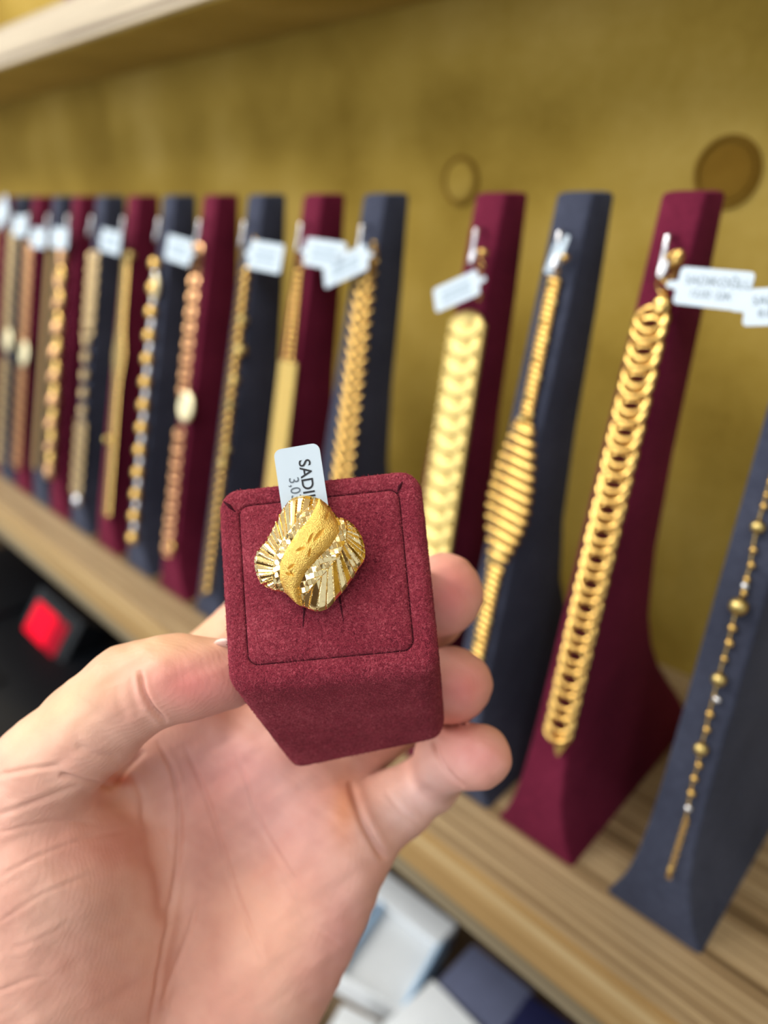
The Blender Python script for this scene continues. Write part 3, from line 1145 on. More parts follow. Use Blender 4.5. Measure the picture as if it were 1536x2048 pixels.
def build_hand():
    HS = 0.0008
    G = Grid((-0.190, -0.318, 0.145), (0.042, 0.0, 0.268), HS)
    JY = int((-0.118 + 0.318) / HS)
    GF = Grid((-0.190, -0.318 + JY * HS, 0.145), (0.042, 0.0, 0.268), HS)
    GF.n[1] = G.n[1] - JY
    GF.ax[1] = G.ax[1][JY:]
    I3 = np.eye(3)

    def palm():
        D = G.full()
        W = cp(60, 2420, 0.212)
        for (b, rb, ra) in ((cp(400, 1440, 0.226), .0115, .015), (cp(530, 1490, 0.227), .0112, .015),
                            (cp(635, 1560, 0.224), .0108, .014), (cp(708, 1668, 0.215), .0104, .013)):
            G.cone(D, W, ra, b, rb, 0.012)
        # filler of the palm body
        G.ell(D, cp(430, 1760, 0.222), (0.034, 0.036, 0.0135), I3, 0.012)
        # ball of the thumb
        G.cone(D, cp(10, 2330, 0.203), .020, cp(120, 1740, 0.192), .0175, 0.014)
        G.ell(D, cp(105, 1870, 0.199), (0.0275, 0.036, 0.0195), rot3(0.25), 0.012)
        # web between thumb and index finger
        G.cone(D, cp(150, 1640, 0.207), .0105, cp(390, 1450, 0.226), .0115, 0.008)
        G.cone(D, cp(190, 1580, 0.208), .0085, cp(370, 1420, 0.226), .0105, 0.008)
        # thumb metacarpal
        G.cone(D, cp(-60, 2150, 0.207), .016, cp(75, 1560, 0.187), .0125, 0.012)
        # heel on the little finger side
        G.cone(D, cp(270, 2330, 0.214), .0195, cp(620, 1810, 0.213), .0122, 0.014)
        G.cone(D, cp(560, 1960, 0.215), .0130, cp(660, 1730, 0.214), .0108, 0.012)
        # pads under the fingers
        G.ell(D, cp(660, 1690, 0.209), (0.0125, 0.0135, 0.0085), I3, 0.010)
        G.ell(D, cp(560, 1570, 0.218), (0.012, 0.011, 0.009), I3, 0.010)
        # wrist and forearm
        G.cone(D, cp(120, 2330, 0.212), .023, cp(-175, 3150, 0.238), .027, 0.015)
        return D

    def rot3(a):
        c, s = math.cos(a), math.sin(a)
        return np.array([[c, -s, 0], [s, c, 0], [0, 0, 1.0]])

    def finger(pts, k=0.004):
        D = GF.full()
        for (a, b) in zip(pts[:-1], pts[1:]):
            GF.cone(D, cp(*a[:3]), a[3] / 1000, cp(*b[:3]), b[3] / 1000, k)
        return D

    P = palm()
    thumb = finger([(-70, 1700, .196, 14.5), (112, 1516, .184, 11.2), (185, 1452, .181, 10.7), (258, 1384, .178, 10.0), (335, 1356, .177, 8.9), (455, 1345, .181, 8.0)], 0.005)
    # pad of the thumb
    GF.ell(thumb, cp(390, 1362, .178), (0.0105, 0.0074, 0.0082), rot3(0.05), 0.005)
    index = finger([(352, 1395, .228, 11.0), (535, 1215, .238, 9.8), (660, 1160, .226, 9.0), (735, 1130, .215, 8.6)])
    middle = finger([(530, 1490, .227, 11.0), (745, 1305, .238, 10.0), (858, 1228, .220, 9.4), (886, 1188, .203, 9.3)])
    GF.ell(middle, cp(890, 1186, .203), (0.0094, 0.0102, 0.0098), I3, 0.004)
    ringf = finger([(635, 1560, .224, 10.8), (790, 1432, .238, 9.6), (868, 1392, .221, 9.2), (904, 1370, .204, 8.9)])
    GF.ell(ringf, cp(910, 1368, .204), (0.0093, 0.0091, 0.0095), I3, 0.004)
    pinky = finger([(712, 1668, .215, 10.2), (790, 1612, .219, 9.3), (866, 1562, .221, 8.4)], 0.004)
    pink2 = finger([(860, 1565, .221, 8.0), (892, 1516, .208, 7.9), (955, 1513, .200, 7.5), (962, 1513, .199, 7.4)], 0.004)
    pinky = smin(pinky, pink2, 0.0018)
    PF = P[:, JY:, :].copy()
    Q = smin(PF, thumb, 0.0035)
    for fi in (index, middle, ringf):
        Q = np.minimum(Q, smin(PF, fi, 0.006))
    Q = np.minimum(Q, smin(PF, pinky, 0.0045))
    D = P
    D[:, JY:, :] = Q
    # close the forearm where it leaves the modelled volume
    for ax in range(3):
        for e in (0, -1):
            sl = [slice(None)] * 3
            sl[ax] = e
            D[tuple(sl)] = 1.0
    V, F = surface_nets(D, G.lo, G.h)
    def edges_of(F):
        e = np.concatenate([F[:, [a, (a + 1) % 4]] for a in range(4)])
        e.sort(axis=1)
        key, inv = np.unique(e[:, 0] * np.int64(10 ** 7) + e[:, 1], return_inverse=True)
        return np.stack([key // 10 ** 7, key % 10 ** 7], 1), inv.reshape(4, -1).T

    def smooth(V, E, it, f=0.5):
        n = len(V)
        deg = np.bincount(E[:, 0], minlength=n) + np.bincount(E[:, 1], minlength=n)
        for _ in range(it):
            acc = np.stack([np.bincount(E[:, 0], V[E[:, 1], c], n) + np.bincount(E[:, 1], V[E[:, 0], c], n) for c in range(3)], 1)
            V = V * (1 - f) + f * acc / np.maximum(deg, 1)[:, None]
        return V

    E, inv = edges_of(F)
    V = smooth(V, E, 3)
    # split every quad into four
    nv = len(V)
    em = (V[E[:, 0]] + V[E[:, 1]]) / 2
    fc = V[F].mean(1)
    e_i = nv + inv
    c_i = (nv + len(E) + np.arange(len(F)))[:, None]
    F = np.concatenate([np.concatenate([F[:, [a]], e_i[:, [a]], c_i, e_i[:, [(a - 1) % 4]]], 1) for a in range(4)])
    V = np.concatenate([V, em, fc])
    E, inv = edges_of(F)
    V = smooth(V, E, 2)
    fn = np.cross(V[F[:, 2]] - V[F[:, 0]], V[F[:, 3]] - V[F[:, 1]])
    N = np.stack([sum(np.bincount(F[:, a], fn[:, c], len(V)) for a in range(4)) for c in range(3)], 1)
    N /= np.linalg.norm(N, axis=1)[:, None] + 1e-20
    # outward normals: camera frame here is left handed, make sure they point out
    # (a point of the ball of the thumb must face the camera)
    q = np.argmin(np.linalg.norm(V - cp(105, 1870, 0.179), axis=1))
    flip = N[q, 2] > 0
    if flip:
        N = -N
    px = CX + FPX * V[:, 0] / V[:, 2]
    py = CY - FPX * V[:, 1] / V[:, 2]
    view = V / np.linalg.norm(V, axis=1)[:, None]
    facing = np.clip(-(N * view).sum(1) * 3, 0, 1)
    disp = np.zeros(len(V))

    def dist_poly(pts, sel):
        x, y = px[sel], py[sel]
        best = np.full(len(x), 1e9)
        tt = np.zeros(len(x))
        seg = np.linalg.norm(np.diff(pts, axis=0), axis=1)
        tot, acc = seg.sum(), 0
        for a, b, sl in zip(pts[:-1], pts[1:], seg):
            ab = b - a
            t = np.clip(((x - a[0]) * ab[0] + (y - a[1]) * ab[1]) / (ab @ ab), 0, 1)
            d = np.hypot(x - a[0] - t * ab[0], y - a[1] - t * ab[1])
            mk = d < best
            best[mk] = d[mk]
            tt[mk] = ((acc + t * sl) / tot)[mk]
            acc += sl
        return best, tt

    def smooth_poly(pts, n=40):
        pts = np.array(pts, float)
        t = np.linspace(0, 1, len(pts))
        out = np.stack([np.interp(np.linspace(0, 1, n), t, pts[:, i]) for i in (0, 1)], 1)
        for _ in range(6):
            out[1:-1] = 0.25 * out[:-2] + 0.5 * out[1:-1] + 0.25 * out[2:]
        return out

    CRS = [  # points, width px, depth mm, lip mm
        ([(280, 1340), (288, 1385), (306, 1420), (334, 1446)], 5, .75, .18),
        ([(262, 1350), (268, 1400), (282, 1432)], 7, .14, .03),
        ([(232, 1370), (240, 1410), (255, 1440)], 8, .09, .02),
        ([(312, 1480), (345, 1530), (360, 1600), (359, 1700), (346, 1800), (326, 1900), (298, 2060)], 5, .55, .15),
        ([(292, 1600), (300, 1680), (322, 1760), (332, 1850)], 14, .55, .0),
        ([(262, 1545), (285, 1590), (290, 1650)], 7, .3, .1),
        ([(368, 1490), (400, 1560), (425, 1630), (448, 1710), (488, 1830), (530, 1930)], 5, .32, .08),
        ([(470, 1510), (495, 1570), (512, 1630), (555, 1710), (610, 1790)], 5, .30, .08),
        ([(398, 1790), (380, 1860), (345, 1950), (320, 2010)], 5, .3, .06),
        ([(560, 1760), (620, 1850), (690, 1900)], 5, .12, .03),
        ([(700, 1560), (712, 1600), (728, 1650), (772, 1722)], 7, 1.0, .2),
        ([(868, 1478), (876, 1512), (896, 1548), (928, 1574)], 5, .6, .1),
        ([(770, 1580), (800, 1620), (840, 1650)], 6, .2, .05),
        ([(118, 1550), (150, 1557), (190, 1566), (226, 1574)], 6, .7, .15),
        ([(226, 1574), (245, 1545), (290, 1500)], 6, .5, .1),
        ([(150, 1490), (190, 1510), (240, 1515)], 8, .25, .1),
        ([(-10, 1552), (60, 1538), (120, 1532)], 5, .25, .08),
        ([(-10, 1632), (50, 1612), (120, 1585), (160, 1570)], 6, .25, .08),
        ([(-10, 1668), (60, 1650), (130, 1640), (200, 1650)], 5, .14, .05),
        ([(-10, 1760), (70, 1715), (160, 1680), (250, 1660)], 5, .14, .05),
        ([(-10, 1850), (80, 1790), (180, 1750)], 5, .12, .04),
        ([(-10, 1985), (40, 1965), (90, 1950)], 5, .15, .04),
        ([(20, 1900), (100, 1870), (140, 1840)], 6, .12, .03),
    ]
    for pts, w, dep, lip in CRS:
        sp = smooth_poly(pts, 24)
        lo_, hi_ = sp.min(0) - 6 * w, sp.max(0) + 6 * w
        sel = np.nonzero((px > lo_[0]) & (px < hi_[0]) & (py > lo_[1]) & (py < hi_[1]) & (facing > 0))[0]
        d, t = dist_poly(sp, sel)
        fade = np.clip(np.minimum(t, 1 - t) * 7, 0.0, 1) ** 0.6
        disp[sel] -= 1.25 * dep / 1000 * np.exp(-(d / w) ** 2) * fade * facing[sel]
        disp[sel] += lip / 1000 * np.exp(-((d - 2.2 * w) / (1.3 * w)) ** 2) * fade * facing[sel]
    # gentle uneven flesh
    for s_, a_ in ((420, .00022), (900, .00008)):
        disp += a_ * (np.sin(V[:, 0] * s_ + 1.3 * np.sin(V[:, 1] * s_ * .7)) * np.sin(V[:, 1] * s_ * .8 + V[:, 2] * s_ * .6))
    V = V + N * disp[:, None]

    # skin colour: what the skin itself is like
    base = np.array(rgb(230, 174, 150)[:3])
    colr = np.repeat(base[None], len(V), 0)

    def blob(cx, cy, rx, ry, c, a, rot=0.0):
        nonlocal colr
        cc, ss = math.cos(rot), math.sin(rot)
        dx, dy = px - cx, py - cy
        u, v = (cc * dx + ss * dy) / rx, (-ss * dx + cc * dy) / ry
        w = a * np.exp(-(u * u + v * v))[:, None]
        colr = colr * (1 - w) + np.array(rgb(*c)[:3]) * w

    tan, pink, rose, pale, orng = (224, 182, 140), (226, 132, 122), (214, 128, 122), (240, 196, 182), (232, 152, 108)
    blob(130, 1400, 190, 60, tan, 0.9, -0.63)
    blob(300, 1290, 120, 40, tan, 0.7)
    blob(400, 1250, 90, 50, (236, 184, 140), 0.8)
    blob(380, 1370, 90, 55, pink, 0.85)
    blob(470, 1530, 150, 90, (220, 154, 148), 0.75)
    blob(560, 1650, 130, 110, (226, 164, 154), 0.7)
    blob(410, 1700, 60, 190, (214, 150, 132), 0.6)
    blob(690, 1900, 90, 160, (242, 178, 166), 0.85)
    blob(690, 1620, 30, 70, orng, 0.8)
    blob(540, 1850, 130, 130, (234, 168, 138), 0.6)
    blob(190, 1690, 130, 60, (222, 148, 128), 0.7)
    blob(110, 1880, 150, 130, (220, 166, 144), 0.7)
    blob(900, 1190, 60, 70, pink, 0.9)
    blob(925, 1375, 60, 60, pink, 0.9)
    blob(905, 1445, 40, 25, (214, 110, 84), 0.7)
    blob(950, 1510, 80, 50, (232, 144, 134), 0.85)
    blob(830, 1600, 120, 50, pale, 0.8, -0.7)
    blob(240, 1560, 30, 14, (200, 96, 70), 0.8)
    blob(250, 2000, 160, 90, (226, 152, 130), 0.5)
    colr = np.concatenate([np.clip(colr, 0, 1), np.ones((len(V), 1))], 1)

    colr[:, :3] = np.clip(colr[:, :3] * np.array([0.98, 1.04, 1.12]), 0, 1)
    VW = to_world(V)
    org = wp(250, 2150, 0.21)
    me = bpy.data.meshes.new('hand')
    nf = len(F)
    # fix the winding so that the normals point out in world space
    v0, v1, v2 = V[F[:, 0]], V[F[:, 1]], V[F[:, 2]]
    fn = np.cross(v1 - v0, v2 - v0)
    # the camera frame is left handed: a positive agreement here is an inward face in the world
    if (fn * N[F[:, 0]]).sum() > 0:
        F = F[:, ::-1]
    me.vertices.add(len(V))
    me.vertices.foreach_set('co', (VW - org).astype(np.float32).ravel())
    me.loops.add(nf * 4)
    me.loops.foreach_set('vertex_index', F.astype(np.int32).ravel())
    me.polygons.add(nf)
    me.polygons.foreach_set('loop_start', np.arange(0, nf * 4, 4, dtype=np.int32))
    me.update(calc_edges=True)
    me.validate()
    ca = me.color_attributes.new('skin_colour', 'FLOAT_COLOR', 'POINT')
    ca.data.foreach_set('color', colr.astype(np.float32).ravel())
    me.shade_smooth()
    ho = link_obj('hand', me, 'skin')
    ho.location = org
    tag(ho, 'left hand with open palm holding up the burgundy ring box', 'hand')
    # nails: shallow curved plates
    for (nm, c, ax_px, across, w, l, th) in (('thumbnail', (462, 1291, .1785), (1, 0.02), None, .0052, .0040, .0011),
                                       ('fingernail', (988, 1487, .2035), (0.92, 0.35), None, .0040, .0042, .0011)):
        V2, F2 = bead_data(1, 1, 1, 16, 8)
        p = wp(*c)
        ex = R @ np.array([ax_px[0], -ax_px[1], 0])
        ex /= np.linalg.norm(ex)
        up = R @ (np.array([0.0, 0.75, 0.35]) if nm == 'thumbnail' else np.array([0.35, 0.7, 0.5]))
        up = up - ex * (up @ ex)
        up /= np.linalg.norm(up)
        ez = np.cross(ex, up)
        VV = [ex * x * l + up * z * th + ez * y * w + (p - org) for x, y, z in V2]
        link_obj(nm, with_mat(new_mesh(nm, VV, F2), 'nail'), None, ho)
    return ho


build_hand()

# ------------------------------------------------------------------ ring box
TL, TR, BR, BL = [np.array(v) for v in ((-.0371, .0054, .1689), (.0076, .0102, .1660), (.0116, -.0328, .1582), (-.0330, -.0376, .1612))]
DL, DR = np.array([.0098, -.0268, .0288]), np.array([.0036, -.0228, .0298])
BXN = np.cross(TR - TL, BL - TL)
BXN /= np.linalg.norm(BXN)
if BXN[2] > 0:
    BXN = -BXN          # towards the camera
BXC = (TL + TR + BR + BL) / 4


def bil(u, v, t=0.0):
    a, b_ = (u + 1) / 2, (v + 1) / 2
    top = (BL * (1 - a) + BR * a) * (1 - b_) + (TL * (1 - a) + TR * a) * b_
    d = DL * (1 - a) + DR * a
    bk = 1 + 0.12 * b_
    return top + d * t * bk


def top_px(px, py, off=0.0):
    r = np.array([(px - CX) / FPX, -(py - CY) / FPX, 1.0])
    k = ((BXC + BXN * off) @ BXN) / (r @ BXN)
    return r * k


BOX_O = to_world(bil(0, 0, 1.0))
box = thing('ring_box', 'burgundy suede ring display box held up in the hand', 'ring box', BOX_O)


def loc(P):
    return [tuple(to_world(p) - BOX_O) for p in P]


def rr_uv(k, rad):
    """rounded square ring in uv, half size k"""
    return rounded_rect(2 * k, 2 * k, rad, 10)


NR = len(rr_uv(1, .2))
rings = []
rho = 0.0024
hwid = 0.0224
for i in range(7):          # top fillet, from inside the frame outwards
    a = math.pi / 2 * i / 6
    ins = rho / hwid * (1 - math.sin(a))
    drop = rho * (1 - math.cos(a))
    rings.append([bil(u, v, drop / 0.039) for u, v in rr_uv(1 - ins, max(.03, .215 - ins))])
for t in (0.2, 0.35, 0.5, 0.65, 0.8, 0.93):
    rings.append([bil(u, v, t) for u, v in rr_uv(1, .215)])
for i in range(1, 5):
    a = math.pi / 2 * i / 4
    rings.append([bil(u, v, .93 + .07 * math.sin(a)) for u, v in rr_uv(1 - .09 * (1 - math.cos(a)), .2)])
# frame going inwards to the groove
inner = [[bil(u, v) + BXN * off for u, v in rr_uv(k, .1)] for k, off in ((.80, .0), (.787, -.0002), (.780, -.0006), (.778, -.0009))]
allr = inner[::-1] + rings
V, F = [], []
for rg in allr:
    V += rg
for i in range(len(allr) - 1):
    for j in range(NR):
        F.append((i * NR + j, i * NR + (j + 1) % NR, (i + 1) * NR + (j + 1) % NR, (i + 1) * NR + j))
F.append(tuple(range((len(allr) - 1) * NR, len(allr) * NR)))
F.append(tuple(range(NR))[::-1])
link_obj('body', new_mesh('body', loc(V), F, True, 60), 'box_suede', box)
# the pad inside the groove
pr = []
for k, off in ((.7778, -.0009), (.7765, -.0004), (.770, .0000), (.745, .0003), (.68, .0006), (.55, .0007), (.4, .0008), (.25, .0008), (.1, .0008)):
    pr.append([bil(u, v) + BXN * off for u, v in rr_uv(k, max(.02, .10 * k / .768))])
V = [p for rg in pr for p in rg]
F = []
for i in range(len(pr) - 1):
    for j in range(NR):
        F.append((i * NR + j, (i + 1) * NR + j, (i + 1) * NR + (j + 1) % NR, i * NR + (j + 1) % NR))
F.append(tuple(range((len(pr) - 1) * NR, len(pr) * NR)))
link_obj('pad', new_mesh('pad', loc(V), F, True, 60), 'box_suede', box)
# short nap of the suede, far too fine to count
srcs = []
for ob in [c for c in box.children if c.name.startswith(('body', 'pad'))]:
    me_ = ob.data
    me_.calc_loop_triangles()
    vv = np.empty(len(me_.vertices) * 3, np.float32)
    me_.vertices.foreach_get('co', vv)
    tr = np.empty(len(me_.loop_triangles) * 3, np.int32)
    me_.loop_triangles.foreach_get('vertices', tr)
    srcs.append(vv.reshape(-1, 3)[tr.reshape(-1, 3)])
T3 = np.concatenate(srcs).astype(float)
cr = np.cross(T3[:, 1] - T3[:, 0], T3[:, 2] - T3[:, 0])
ar = np.linalg.norm(cr, axis=1)
NF = 64000
pick = rng.choice(len(T3), NF, p=ar / ar.sum())
u1, u2 = rng.random(NF), rng.random(NF)
u1, u2 = np.where(u1 + u2 > 1, 1 - u1, u1), np.where(u1 + u2 > 1, 1 - u2, u2)
pp = T3[pick, 0] + u1[:, None] * (T3[pick, 1] - T3[pick, 0]) + u2[:, None] * (T3[pick, 2] - T3[pick, 0])
nn = cr[pick] / (ar[pick][:, None] + 1e-20)
ctr_ = to_world(bil(0, 0, 0.4)) - BOX_O
nn *= np.sign(((pp - ctr_) * nn).sum(1))[:, None]
ph = 3.0 * np.sin(pp[:, 0] * 900 + 2 * np.sin(pp[:, 1] * 700)) + 2.5 * np.sin(pp[:, 2] * 800 + pp[:, 1] * 500) + rng.normal(0, 0.7, NF)
e1 = np.cross(nn, np.array([0.3, 0.5, 0.8]))
e1 /= np.linalg.norm(e1, axis=1)[:, None]
e2 = np.cross(nn, e1)
dr = np.cos(ph)[:, None] * e1 + np.sin(ph)[:, None] * e2
sd = np.cross(nn, dr)
Ln = rng.uniform(0.00035, 0.0008, NF)[:, None]
tip = pp + dr * Ln + nn * (rng.uniform(0.08, 0.4, NF)[:, None] * Ln)
wd = 0.000038
VV = np.stack([pp - sd * wd * 1.2, pp + sd * wd * 1.2, tip + sd * wd * 0.5, tip - sd * wd * 0.5], 1).reshape(-1, 3)
nap = bpy.data.meshes.new('nap')
nap.vertices.add(NF * 4)
nap.vertices.foreach_set('co', VV.astype(np.float32).ravel())
nap.loops.add(NF * 4)
nap.loops.foreach_set('vertex_index', np.arange(NF * 4, dtype=np.int32))
nap.polygons.add(NF)
nap.polygons.foreach_set('loop_start', np.arange(0, NF * 4, 4, dtype=np.int32))
nap.update(calc_edges=True)
link_obj('nap', nap, 'box_nap', box)['kind'] = 'stuff'
# dark seam showing in the groove, the two corner tucks and the ring slits
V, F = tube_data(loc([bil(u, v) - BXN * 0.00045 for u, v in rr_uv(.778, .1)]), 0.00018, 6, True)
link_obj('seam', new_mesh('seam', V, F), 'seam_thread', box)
for pts in ([(447, 1003), (458, 1012), (471, 1024)], [(805, 963), (799, 974), (794, 988)]):
    V, F = tube_data(loc([top_px(x, y, -0.00002) for x, y in pts]), [0.0001, 0.00042, 0.0001], 6)
    link_obj('corner_tuck', new_mesh('corner_tuck', V, F), 'seam_thread', box)
for pts in ([(610, 1170), (609, 1215), (606, 1255)], [(676, 1160), (680, 1200), (687, 1243)]):
    V, F = tube_data(loc([top_px(x, y, 0.00075) for x, y in pts]), [0.0002, 0.0003, 0.0001], 6)
    link_obj('slit', new_mesh('slit', V, F), 'seam_thread', box)

# ------------------------------------------------------------------ tag under the ring
A_ = top_px(592, 893, 0.0030)
B_ = top_px(619, 1075, 0.0016)
yv = (A_ - B_)
LT = np.linalg.norm(yv)
yv /= LT
nv_ = BXN - yv * (BXN @ yv)
nv_ /= np.linalg.norm(nv_)
xv = np.array([1.0, 0, 0])
xv = xv - yv * (xv @ yv) - nv_ * (xv @ nv_)
xv /= np.linalg.norm(xv)
MT = np.eye(4)
MT[:3, 0], MT[:3, 1], MT[:3, 2] = R @ xv, R @ yv, R @ nv_
tg = thing('price_tag', 'white paper tag tucked behind the gold ring on the box', 'price tag', to_world((A_ + B_) / 2))
V, F = slab_data(rounded_rect(0.0100, LT, 0.0016, 6), -0.0001, 0.0001)
link_obj('card', with_mat(new_mesh('card', V, F, False), 'tag_paper'), None, tg, Matrix(MT.tolist()))
RZ = Matrix.Rotation(-math.pi / 2, 4, 'Z')


def along(py):
    return LT / 2 - (py - 893) / (1075 - 893) * LT


me = text_mesh('lettering', 'SADIKOĞLU', 0.0036, 'ink', 0.00003)
link_obj('lettering', me, None, tg, Matrix(MT.tolist()) @ Matrix.Translation((0.0012, along(921), 0.00016)) @ RZ)
me = text_mesh('lettering', '3,03', 0.0031, 'ink_grey')
link_obj('lettering', me, None, tg, Matrix(MT.tolist()) @ Matrix.Translation((-0.0016, along(952), 0.00016)) @ RZ)

# ------------------------------------------------------------------ the gold ring
ZP = 280 / 1509.0


def zp(x, y):
    return 480 + x * ZP, 880 + y * ZP


OUT = [(640, 597), (760, 600), (830, 625), (900, 662), (970, 720), (1010, 785), (1050, 832), (1140, 850), (1200, 890), (1250, 940), (1310, 1040), (1338, 1130), (1350, 1220),
       (1335, 1310), (1270, 1390), (1190, 1520), (1100, 1640), (1040, 1710), (990, 1775), (930, 1825), (870, 1845), (800, 1845), (690, 1802), (590, 1740), (520, 1672), (470, 1638),
       (400, 1632), (330, 1612), (220, 1545), (170, 1440), (150, 1320), (155, 1250), (180, 1200), (260, 1100), (310, 1020), (360, 920), (420, 800), (500, 685), (560, 625)]
RCX, RCY = 745.0, 1225.0
oa = np.array([math.atan2(y - RCY, x - RCX) for x, y in OUT])
orad = np.array([math.hypot(y - RCY, x - RCX) for x, y in OUT])
ordr = np.argsort(oa)
oa, orad = oa[ordr], orad[ordr]


def rmax(th):
    return np.interp(th, np.concatenate([oa - 2 * math.pi, oa, oa + 2 * math.pi]), np.tile(orad, 3))


NTH, NRD = 480, 110
TH = np.linspace(-math.pi, math.pi, NTH, endpoint=False)
ker = np.exp(-np.linspace(-2, 2, 9) ** 2)
ker /= ker.sum()
RM = rmax(TH)
RM = np.convolve(np.concatenate([RM[-4:], RM, RM[:4]]), ker, 'valid')
xl = lambda y: np.interp(y, [600, 670, 720, 850, 1020, 1200, 1350, 1500, 1650, 1760], [850, 850, 830, 780, 640, 520, 460, 450, 490, 600])
xr = lambda y: np.interp(y, [600, 660, 780, 900, 1000, 1150, 1300, 1450, 1600, 1760, 1850], [870, 900, 1000, 1060, 1080, 1000, 850, 720, 650, 655, 690])
xll = lambda y: np.interp(y, [600, 680, 750, 950, 1100, 1290, 1500, 1630], [815, 800, 720, 590, 470, 385, 365, 400])
xrr = lambda y: np.interp(y, [780, 850, 950, 1100, 1270, 1420, 1560, 1700, 1850], [1040, 1130, 1165, 1150, 1070, 950, 820, 700, 695])


def hsh(i):
    return np.modf(np.abs(np.sin(i * 12.9898 + 4.1) * 43758.5453))[0]


def ring_height(x, y):
    """zoom coordinates -> (height in mm, region)"""
    rr = np.hypot(x - RCX, y - RCY) / rmax(np.arctan2(y - RCY, x - RCX))
    a, b_, c_, d_ = xll(y), xl(y), xr(y), xrr(y)
    reg = np.full(x.shape, 0)
    reg[(x >= a) & (x < b_)] = 1
    reg[(x >= b_) & (x <= c_)] = 2
    reg[(x > c_) & (x <= d_)] = 3
    reg[x > d_] = 4
    hgt = 3.2 * (1 - rr ** 2.2)
    # centre band: raised rounded ribbon
    w = np.clip((x - b_) / np.maximum(c_ - b_, 30), 0, 1)
    hgt = hgt + np.where(reg == 2, 2.0 * np.sqrt(np.clip(1 - (2 * w - 1) ** 2, 0, 1)), 0)
    # fans: flat flutes with a slant of their own
    for rg, (fx, fy), pitch, ph in ((0, (610, 1430), 0.098, 0.0), (4, (1000, 930), 0.105, 0.3)):
        an = np.arctan2(y - fy, x - fx)
        if rg == 0:
            an = np.where(an > 0, an - 2 * math.pi, an)
        q = an / pitch + ph
        i = np.floor(q)
        fr = q - i
        slope = (hsh(i) - 0.5) * 1.3 + np.where(i % 2 == 0, 0.55, -0.55)
        dist = np.hypot(x - fx, y - fy) / 500
        hgt = hgt + np.where(reg == rg, 0.46 * dist * slope * (fr - 0.5) * 1.6 - 0.10 * (np.abs(fr - 0.5) > 0.44), 0)
    # diamond-cut ribbons between band and fans
    q1 = y / 62.0 + x / 210.0
    q2 = x / 48.0 - y / 160.0
    i1, i2 = np.floor(q1), np.floor(q2)
    f1, f2 = q1 - i1 - .5, q2 - i2 - .5
    cut = (hsh(i1 * 7 + i2 * 3) - .5) * f1 * 1.4 + (hsh(i1 * 3 + i2 * 11 + 5) - .5) * f2 * 1.2
    hgt = hgt + np.where((reg == 1) | (reg == 3), 0.30 + cut * 0.55, 0)
    # cut marks on the band
    for (mx, my, ml, mw, ang) in ((800, 1080, 70, 18, -1.15), (885, 1045, 95, 26, -0.95), (700, 1195, 60, 20, -0.35), (790, 1230, 55, 14, -1.35), (595, 1380, 52, 20, -0.6), (565, 1455, 45, 16, 0.3), (600, 1450, 40, 12, 1.0), (960, 830, 60, 18, -1.3)):
        ca, sa = math.cos(ang), math.sin(ang)
        u = ((x - mx) * ca + (y - my) * sa) / ml
        v = (-(x - mx) * sa + (y - my) * ca) / mw
        k = np.clip(1 - u * u - np.abs(v), 0, 1)
        hgt = hgt - np.where(reg == 2, 0.55 * k, 0)
    hgt = hgt - 0.3 * np.clip((rr - 0.93) / 0.07, 0, 1) ** 2
    return hgt, reg


RNM = BXN * 0.75 + np.array([0, 0, -1.0]) * 0.25
RNM /= np.linalg.norm(RNM)
RC0 = top_px(*zp(RCX, RCY), 0.0052)


def ring_px(px, py, off):
    r = np.stack([(px - CX) / FPX, -(py - CY) / FPX, np.ones_like(px)], -1)
    k = (RC0 @ RNM) / (r @ RNM)
    return r * k[..., None] + RNM * off[..., None]


rad = np.linspace(0, 1, NRD + 1)[1:]
gx = RCX + rad[:, None] * RM[None] * np.cos(TH)[None]
gy = RCY + rad[:, None] * RM[None] * np.sin(TH)[None]
hg, reg = ring_height(gx, gy)
PX, PY = zp(gx, gy)
PT = ring_px(PX, PY, hg / 1000)
RING_O = to_world(RC0 - RNM * 0.012)
ringo = thing('gold_ring', 'wide gold ring with fluted fan sides and a sandblasted wave', 'ring', RING_O)
PW = (PT.reshape(-1, 3) @ R.T + ORG) - RING_O
PW = PW.reshape(NRD, NTH, 3)
gid = np.arange(NRD * NTH).reshape(NRD, NTH)
Fq = np.stack([gid[:-1], np.roll(gid[:-1], -1, 1), np.roll(gid[1:], -1, 1), gid[1:]], -1).reshape(-1, 4)
# region of a face from its centre
ctr = (gx.reshape(-1)[Fq].mean(1), gy.reshape(-1)[Fq].mean(1))
_, freg = ring_height(*ctr)
PF = PW.reshape(-1, 3)


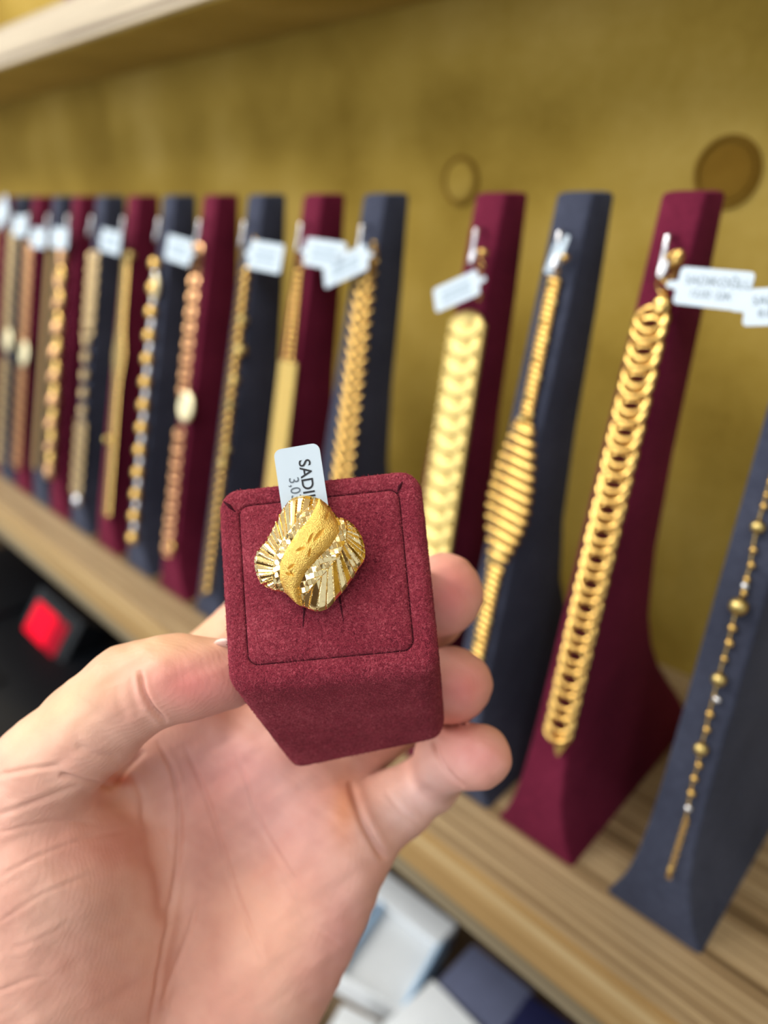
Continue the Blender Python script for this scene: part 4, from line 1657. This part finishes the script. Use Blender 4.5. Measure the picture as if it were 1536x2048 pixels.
def sub_mesh(name, mask, mat, extra=None, angle=None):
    f = Fq[mask]
    used, inv = np.unique(f, return_inverse=True)
    f = inv.reshape(f.shape)
    me = new_mesh(name, PF[used].tolist(), f.tolist(), True, angle)
    link_obj(name, me, mat, ringo)


sub_mesh('fluted_fan', freg == 0, 'gold_polished', angle=7)
sub_mesh('fluted_fan', freg == 4, 'gold_polished', angle=7)
sub_mesh('cut_ribbon', freg == 1, 'gold_polished', angle=7)
sub_mesh('cut_ribbon', freg == 3, 'gold_polished', angle=7)
band = freg == 2
f0 = Fq[band]
used, inv = np.unique(f0, return_inverse=True)
fl = inv.reshape(f0.shape).tolist()
vl = PF[used].tolist()
# close the centre of the polar grid
ci = np.searchsorted(used, gid[0])
vl.append(PF[gid[0]].mean(0).tolist())
fl += [(int(ci[j]), len(vl) - 1, int(ci[(j + 1) % NTH])) for j in range(NTH)] if np.all(np.isin(gid[0], used)) else []
link_obj('wave_band', new_mesh('wave_band', vl, fl, True, 25), 'gold_sand', ringo)
# rim and underside
bk = PT[-1] + (RC0 - PT[-1]) * 0.02 - RNM * 0.0006
bk2 = RC0 + (PT[-1] - RC0) * 0.2 - RNM * 0.0002
V = [*PT[-1], *bk, *bk2]
F = []
for i in range(2):
    for j in range(NTH):
        F.append((i * NTH + j, (i + 1) * NTH + j, (i + 1) * NTH + (j + 1) % NTH, i * NTH + (j + 1) % NTH))
F.append(tuple(range(2 * NTH, 3 * NTH)))
link_obj('underside', new_mesh('underside', [tuple(to_world(p) - RING_O) for p in V], F, True, 30), 'gold', ringo)
# shank
ux = np.array([1.0, 0.1, 0])
ux = ux - RNM * (ux @ RNM)
ux /= np.linalg.norm(ux)
sc_ = RC0 - RNM * 0.0085
pts = [sc_ + 0.0085 * (math.cos(t) * RNM * 0.98 + math.sin(t) * ux) for t in np.linspace(0, 2 * math.pi, 40, endpoint=False)]
V, F = tube_data([tuple(to_world(p) - RING_O) for p in pts], 0.0012, 8, True)
link_obj('shank', new_mesh('shank', V, F), 'gold', ringo)
